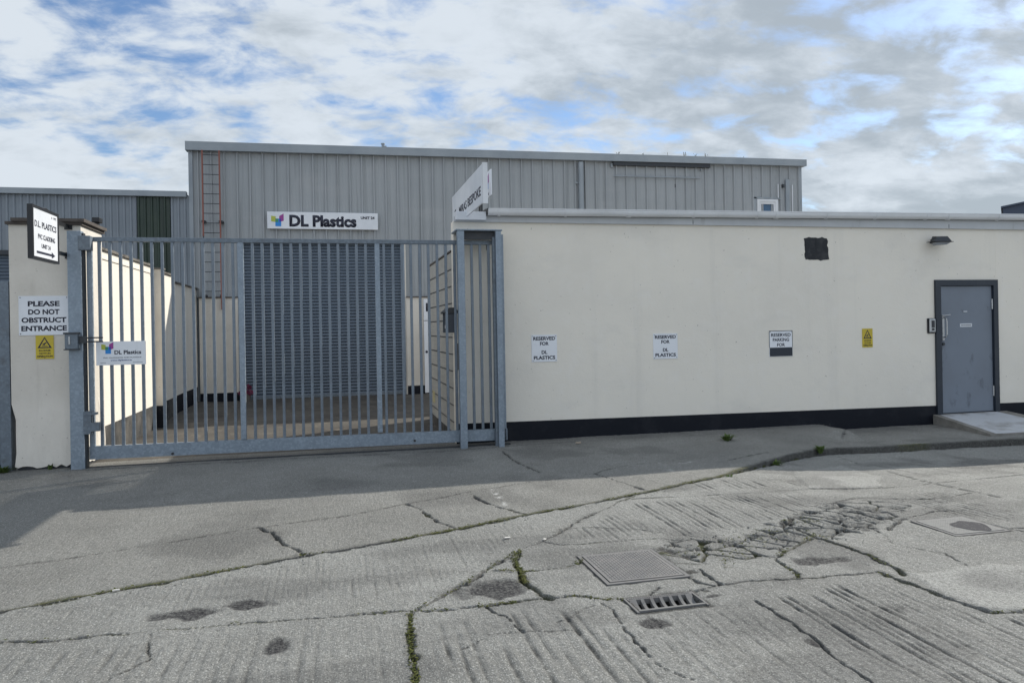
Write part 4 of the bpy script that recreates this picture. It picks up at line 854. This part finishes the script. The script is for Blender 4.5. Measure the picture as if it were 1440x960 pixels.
MB().box(-3.62, -2.83, .05, .92, 2.802, 2.835).box(-3.55, -2.80, .02, .90, 2.835, 2.872).done('cap', M['coping'], q)
q = thing('pier_box', (-2.83, .6, 2.87), 'small black box sitting on the cap of the gate pier', 'box')
bx('case', M['black'], q, -2.872, -2.785, .55, .68, 2.905, 2.965, bev=.006); bx('stand', M['black'], q, -2.845, -2.81, .59, .64, 2.872, 2.906)
# neighbour's steel gate at the left edge
q = thing('neighbour_gate', (-5, .15, 0), 'blue-grey steel gate and post cut off by the left edge', 'gate')
bx('post', M['galv_dark'], q, -3.72, -3.61, .10, .22, -.1, 2.16, bev=.004)
q2 = MB().box(-6.2, -3.74, .16, .172, .08, 2.05)
for k in range(16): q2.box(-6.15+k*.15, -6.11+k*.15, .13, .16, .08, 2.05)
q2.done('sheet_panel', M['galv_dark'], q); MB().box(-6.2, -3.74, .12, .18, 2.05, 2.11).box(-6.2, -3.74, .12, .18, .02, .08).done('rail', M['galv'], q)
q = thing('neighbour_pier', (-6.6, .5, 0), 'plain cream pier beyond the neighbouring steel gate', 'pier')
bx('shaft', M['cream_pier'], q, -7.0, -6.25, .1, .85, -.2, 2.75); bx('cap', M['coping'], q, -7.04, -6.21, .06, .89, 2.752, 2.82)

# ------------------------------------------------------------------ sliding gate, its posts and locks
GP = thing('gate_post', (-2.89, 0, 0), 'broad galvanised square post against the left gate pier', 'post')
bx('post', M['galv'], GP, -2.958, -2.812, -.055, .05, -.1, 2.722, bev=.005)
bx('upper_guide', M['galv_dark'], GP, -2.84, -2.712, -.075, .03, 2.50, 2.665, bev=.004)
MB().box(-2.82, -2.68, -.07, .0, .62, .645).box(-2.75, -2.655, -.065, .0, .43, .53).box(-2.82, -2.74, -.06, .0, .40, .66).done('lower_catch', M['galv_dark'], GP)
bx('back_channel', M['steel_dark'], GP, -2.812, -2.795, -.03, .05, .0, 2.70)
q = thing('gate_lock_box', (-2.9, -.1, 1.38), 'dark steel lock box clamped on the broad left post', 'lock')
bx('box', M['galv_dark'], q, -2.975, -2.84, -.13, -.056, 1.375, 1.555, bev=.008)
MB().box(-2.985, -2.835, -.14, -.056, 1.545, 1.565).box(-2.985, -2.84, -.135, -.056, 1.365, 1.378).done('hood', M['steel_dark'], q)
MB().tube((-2.925, -.133, 1.43), (-2.925, -.133, 1.52), .010).done('lever', M['bare_steel'], q)
MB().box(-2.84, -2.765, -.10, -.056, 1.44, 1.52).tube((-2.80, -.08, 1.455), (-2.60, -.06, 1.455), .008).tube((-2.80, -.08, 1.500), (-2.60, -.06, 1.500), .008).done('bolt', M['steel_dark'], q)

G = thing('sliding_gate', (-.3, .06, 0), 'long galvanised sliding gate of upright square bars across the yard entrance', 'gate')
GY0, GY1 = .035, .095
MB().hexa([(-2.79, GY0, .095), (2.16, GY0, .062), (2.16, GY1, .062), (-2.79, GY1, .095), (-2.79, GY0, .245), (2.16, GY0, .208), (2.16, GY1, .208), (-2.79, GY1, .245)]).done('bottom_rail', M['galv'], G)
bx('top_rail', M['galv_dark'], G, -2.74, 2.145, GY0+.004, GY1-.004, 2.612, 2.664, bev=.003)
for x0, x1, zt in ((-2.785, -2.735, 2.60), (-1.135, -1.072, 2.612), (.492, .552, 2.612), (2.098, 2.150, 2.745)): bx('stile', M['galv'], G, x0, x1, GY0, GY1, .24 if x0 < 1 else .06, zt, bev=.003)
bars = [-2.658+.1125*k for k in range(43)]; b0 = None
for x in bars:
    if any(abs(x-s) < .065 for s in (-1.103, .522, 2.124)): continue
    if b0 is None:
        b0 = bx('bar', M['galv_bar'], G, x-.0165, x+.0165, .048, .083, .215, 2.612, bev=.003); bx0 = x
    else:
        c = b0.copy(); COL.objects.link(c); c.parent = G; c.location = (x-bx0, 0, 0)
for x in (-1.9, .95): 
    MB().tube((x, .026, .115), (x, .10, .115), .016, 12).done('bolt', M['steel_dark'], G)
q = thing('gate_track', (-.5, .06, 0), 'narrow steel floor track under the sliding gate', 'track')
MB().box(-3.0, 2.2, .045, .085, -.02, .012).box(-3.0, 2.2, .015, .022, -.02, .009).done('rail', M['steel_dark'], q)
q = thing('gate_portal', (1.8, 0, 0), 'galvanised goal-post frame holding the right end of the sliding gate', 'frame')
bx('post', M['galv'], q, 1.522, 1.610, -.105, -.02, -.05, 2.772, bev=.004); bx('post', M['galv'], q, 2.018, 2.092, -.105, -.02, -.05, 2.772, bev=.004)
bx('post', M['galv_dark'], q, 1.985, 2.016, -.06, .0, .0, 2.70)
bx('top_plate', M['galv'], q, 1.505, 2.108, -.11, .296, 2.774, 2.792, bev=.003)
MB().box(1.61, 2.018, -.03, .02, 2.67, 2.772).done('head_channel', M['steel_dark'], q); bx('guide_roller', M['black'], q, 1.945, 1.97, .10, .15, 2.55, 2.66)
# weep patch of bitumen where the frame meets the wall
# ------------------------------------------------------------------ signs on the left
q = plate_sign('entrance_sign', -3.505, -2.992, 1.540, 1.988, .083, 'large white keep-clear notice in four lines of bold capitals on the pier', 'sign', 'white_sign')
for t, z, w in (('PLEASE', 1.900, .325), ('DO NOT', 1.806, .32), ('OBSTRUCT', 1.713, .46), ('ENTRANCE', 1.618, .465)): letters(t, (-3.247, .0768, z), w, .060, q, bold=.035)
cctv(-3.338, -3.153, 1.268, 1.536, .083, 'small yellow camera warning sign below the white notice on the pier')
q = thing('gate_name_sign', (-2.43, 0, 1.18), 'small white company sign with coloured panes fixed to the gate bars', 'sign')
bx('panel', M['white_sign'], q, -2.698, -2.171, .022, .034, 1.178, 1.452, bev=.002)
logo((-2.577, .0213, 1.378), .135, q); letters('DL Plastics', (-2.362, .0213, 1.325), .285, .046, q, bold=.025)
letters('PVC CLADDING AND PLASTICS', (-2.42, .0213, 1.264), .40, .011, q, 'ink_grey'); letters('www.dlplastics.ie', (-2.435, .0213, 1.232), .225, .022, q, 'ink_blue', bold=.012)
for a, b in ((-2.655, -2.595), (-2.31, -2.205)): bx('rule', M['ink_grey'], q, a, b, .0208, .0222, 1.205, 1.209)
# projecting sign
q = thing('projecting_sign', (-2.98, -.6, 2.3), 'black framed white direction sign with arrow projecting from the pier', 'sign')
SX0, SX1, SY0, SY1, SZ0, SZ1 = -3.005, -2.955, -1.03, -.30, 2.318, 2.868
MB().box(SX0, SX1, SY0, SY0+.028, SZ0, SZ1).box(SX0, SX1, SY1-.028, SY1, SZ0, SZ1).box(SX0, SX1, SY0+.028, SY1-.028, SZ0, SZ0+.028).box(SX0, SX1, SY0+.028, SY1-.028, SZ1-.028, SZ1).done('frame', M['black'], q)
bx('panel', M['white_sign'], q, SX0+.008, SX1-.006, SY0+.028, SY1-.028, SZ0+.028, SZ1-.028)
fx = SX1-.0058; cy_ = (SY0+SY1)/2
letters('D.L. PLASTICS', (fx, cy_, 2.685), .60, .066, q, face=RIGHTF, bold=.02); letters('PVC CLADDING', (fx, cy_+.02, 2.56), .47, .052, q, face=RIGHTF); letters('UNIT 24', (fx, cy_, 2.468), .25, .045, q, face=RIGHTF)
letters('PVC', (fx, SY1-.10, 2.80), .08, .024, q, face=RIGHTF, bold=.02); letters('&', (fx, SY1-.19, 2.80), .022, .024, q, face=RIGHTF)
flat('arrow', [(-.26, -.012), (.15, -.012), (.15, -.034), (.25, .0), (.15, .034), (.15, .012), (-.26, .012)], (fx, cy_+.005, 2.395), q, 'ink', RIGHTF)
MB().box(-2.99, -2.97, -.31, .084, 2.765, 2.805).box(-2.99, -2.97, -.31, .084, 2.43, 2.47).box(-3.02, -2.94, .066, .084, 2.75, 2.82).box(-3.02, -2.94, .066, .084, 2.415, 2.485).path([(-2.98, -.75, 2.865), (-2.98, -.6, 2.885), (-2.98, -.45, 2.86)], .008).done('bracket', M['black'], q)

# ------------------------------------------------------------------ ironwork in the road
def cover(name, x0, x1, y0, y1, z, mat, nx, ny, label, bump=.005):
    t = thing(name, ((x0+x1)/2, (y0+y1)/2, z), label, 'manhole cover')
    q = MB().box(x0, x1, y0, y1, z-.02, z); 
    dx, dy = (x1-x0-.03)/nx, (y1-y0-.03)/ny
    for i in range(nx):
        for j in range(ny):
            cx, cy = x0+.015+(i+.5)*dx, y0+.015+(j+.5)*dy; a = .42*dx; b = .14*dx
            if (i+j) % 2: a, b = b, a
            vs = [q.b.verts.new(p) for p in ((cx-a, cy, z+.0005), (cx, cy-b, z+.0005), (cx+a, cy, z+.0005), (cx, cy+b, z+.0005), (cx, cy, z+bump))]
            for k in range(4): q.b.faces.new((vs[k], vs[(k+1) % 4], vs[4]))
    q.done('plate', mat, t)
    f = MB().box(x0-.03, x0-.007, y0-.03, y1+.03, z-.03, z-.003).box(x1+.007, x1+.03, y0-.03, y1+.03, z-.03, z-.003).box(x0-.007, x1+.007, y0-.03, y0-.007, z-.03, z-.003).box(x0-.007, x1+.007, y1+.007, y1+.03, z-.03, z-.003)
    f.done('frame', M['iron'], t); MB().box(x0-.007, x1+.007, y0-.007, y1+.007, z-.05, z-.03).done('gap', M['pit'], t)
    return t
cover('manhole_cover', 1.575, 2.055, -5.215, -4.70, float(zr(np.array(1.8), np.array(-5.)))+.005, M['plate'], 22, 24, 'square steel tread-plate manhole cover beside the slotted drain')
cover('manhole_cover', 4.305, 4.72, -4.97, -4.60, float(zr(np.array(4.5), np.array(-4.8)))+.004, M['plate_pale'], 18, 16, 'pale tread-plate manhole cover with a dark stained patch at the right', .0016)
pc = [o for o in COL.objects if o.name == 'manhole_cover.001'][0]
sp_ = MB(); zc = float(zr(np.array(4.5), np.array(-4.8)))+.0062
sp_.b.faces.new([sp_.b.verts.new((4.575+.125*math.cos(a)*(1+.12*math.sin(3*a)), -4.83+.13*math.sin(a)*(1+.1*math.cos(5*a)), zc)) for a in [i*math.pi/14 for i in range(28)]])
sp_.done('dark_patch', M['patch_wet'], pc)
q = thing('drain_grate', (1.75, -5.58, 0), 'slotted cast iron drain grate below the square manhole cover', 'drain')
DZ = float(zr(np.array(1.75), np.array(-5.58)))+.004; x0, x1, y0, y1 = 1.565, 1.955, -5.68, -5.49; d = MB()
d.box(x0, x1, y1-.030, y1, DZ-.03, DZ); d.box(x0, x1, y0, y0+.018, DZ-.03, DZ)
n = 6; wbar = .019; step = (x1-x0-.05)/n
for k in range(n+1):
    c = x0+.025+k*step; r_ = wbar/2 if 0 < k < n else .02
    for e in range(8):
        ya, yb = y0+.018+(y1-y0-.048)*e/8, y0+.018+(y1-y0-.048)*(e+1)/8; za, zb = DZ-.028*math.sin(math.pi*e/8), DZ-.028*math.sin(math.pi*(e+1)/8)
        d.hexa([(c-r_, ya, za-.03), (c+r_, ya, za-.03), (c+r_, yb, zb-.03), (c-r_, yb, zb-.03), (c-r_, ya, za), (c+r_, ya, za), (c+r_, yb, zb), (c-r_, yb, zb)])
for k in range(28): d.box(x0+.012+k*.0133, x0+.017+k*.0133, y1-.022, y1-.008, DZ, DZ+.003)
d.done('grate', M['iron'], q); bx('sump', M['pit'], q, x0+.01, x1-.01, y0+.01, y1-.01, DZ-.118, DZ-.11)
MB().box(x0-.016, x0-.004, y0-.01, y1+.01, DZ-.03, DZ-.002).box(x1+.004, x1+.016, y0-.01, y1+.01, DZ-.03, DZ-.002).done('frame', M['iron'], q)

# ------------------------------------------------------------------ weeds and litter
WG = 'weeds along the kerb and walls'
def zpave(x, y): return float(zp(np.array(x)))
weed('weed_tuft', 5.0, -.55, -.01, 46, .085, .13, 'bright green weed on the pavement between the wall and kerb', WG, 11, wide=.013)
weed('weed_tuft', 5.86, -1.30, -.10, 34, .10, .09, 'dark weed at the corner where the kerb turns along the wall', WG, 12)
weed('weed_tuft', 4.80, -1.96, -.10, 34, .09, .10, 'weed against the broken kerb face below the bright green one', WG, 13)
weed('weed_tuft', 3.82, -2.64, -.05, 30, .06, .09, 'low weed where the kerb starts to rise from the road', WG, 14)
weed('weed_tuft', -3.66, .03, .0, 44, .08, .13, 'green weed at the left foot of the gate pier', WG, 15)
weed('weed_tuft', -3.2, .05, .01, 16, .07, .06, 'thin weed under the front of the gate pier', WG, 16)
LG = 'pale scraps on the ground'
for k, (x, y, z, sx, sy, sz, rz, m, lab) in enumerate(((3.04, -.24, .008, .075, .03, .018, .5, 'wood', 'short pale wood offcut on the pavement near the black wall base'), (1.19, -4.14, .006, .045, .022, .006, .2, 'scrap', 'white scrap on the road above the forked crack'), (-1.31, -4.53, .006, .04, .012, .009, .4, 'scrap', 'white stub lying in the long kerb joint at the left'), (3.62, -2.80, -.03, .06, .022, .008, .1, 'scrap', 'white scrap on the road just below the start of the kerb'), (1.44, -4.25, .004, .03, .02, .006, .9, 'scrap', 'pale chip beside the point where the joints meet'))):
    o = MB().box(-sx/2, sx/2, -sy/2, sy/2, 0, sz, bev=.002).done('litter_scrap', M[m]); o.location = (x, y, z); o.rotation_euler = (0, .05, rz)
    tag(o, lab, 'litter', LG)
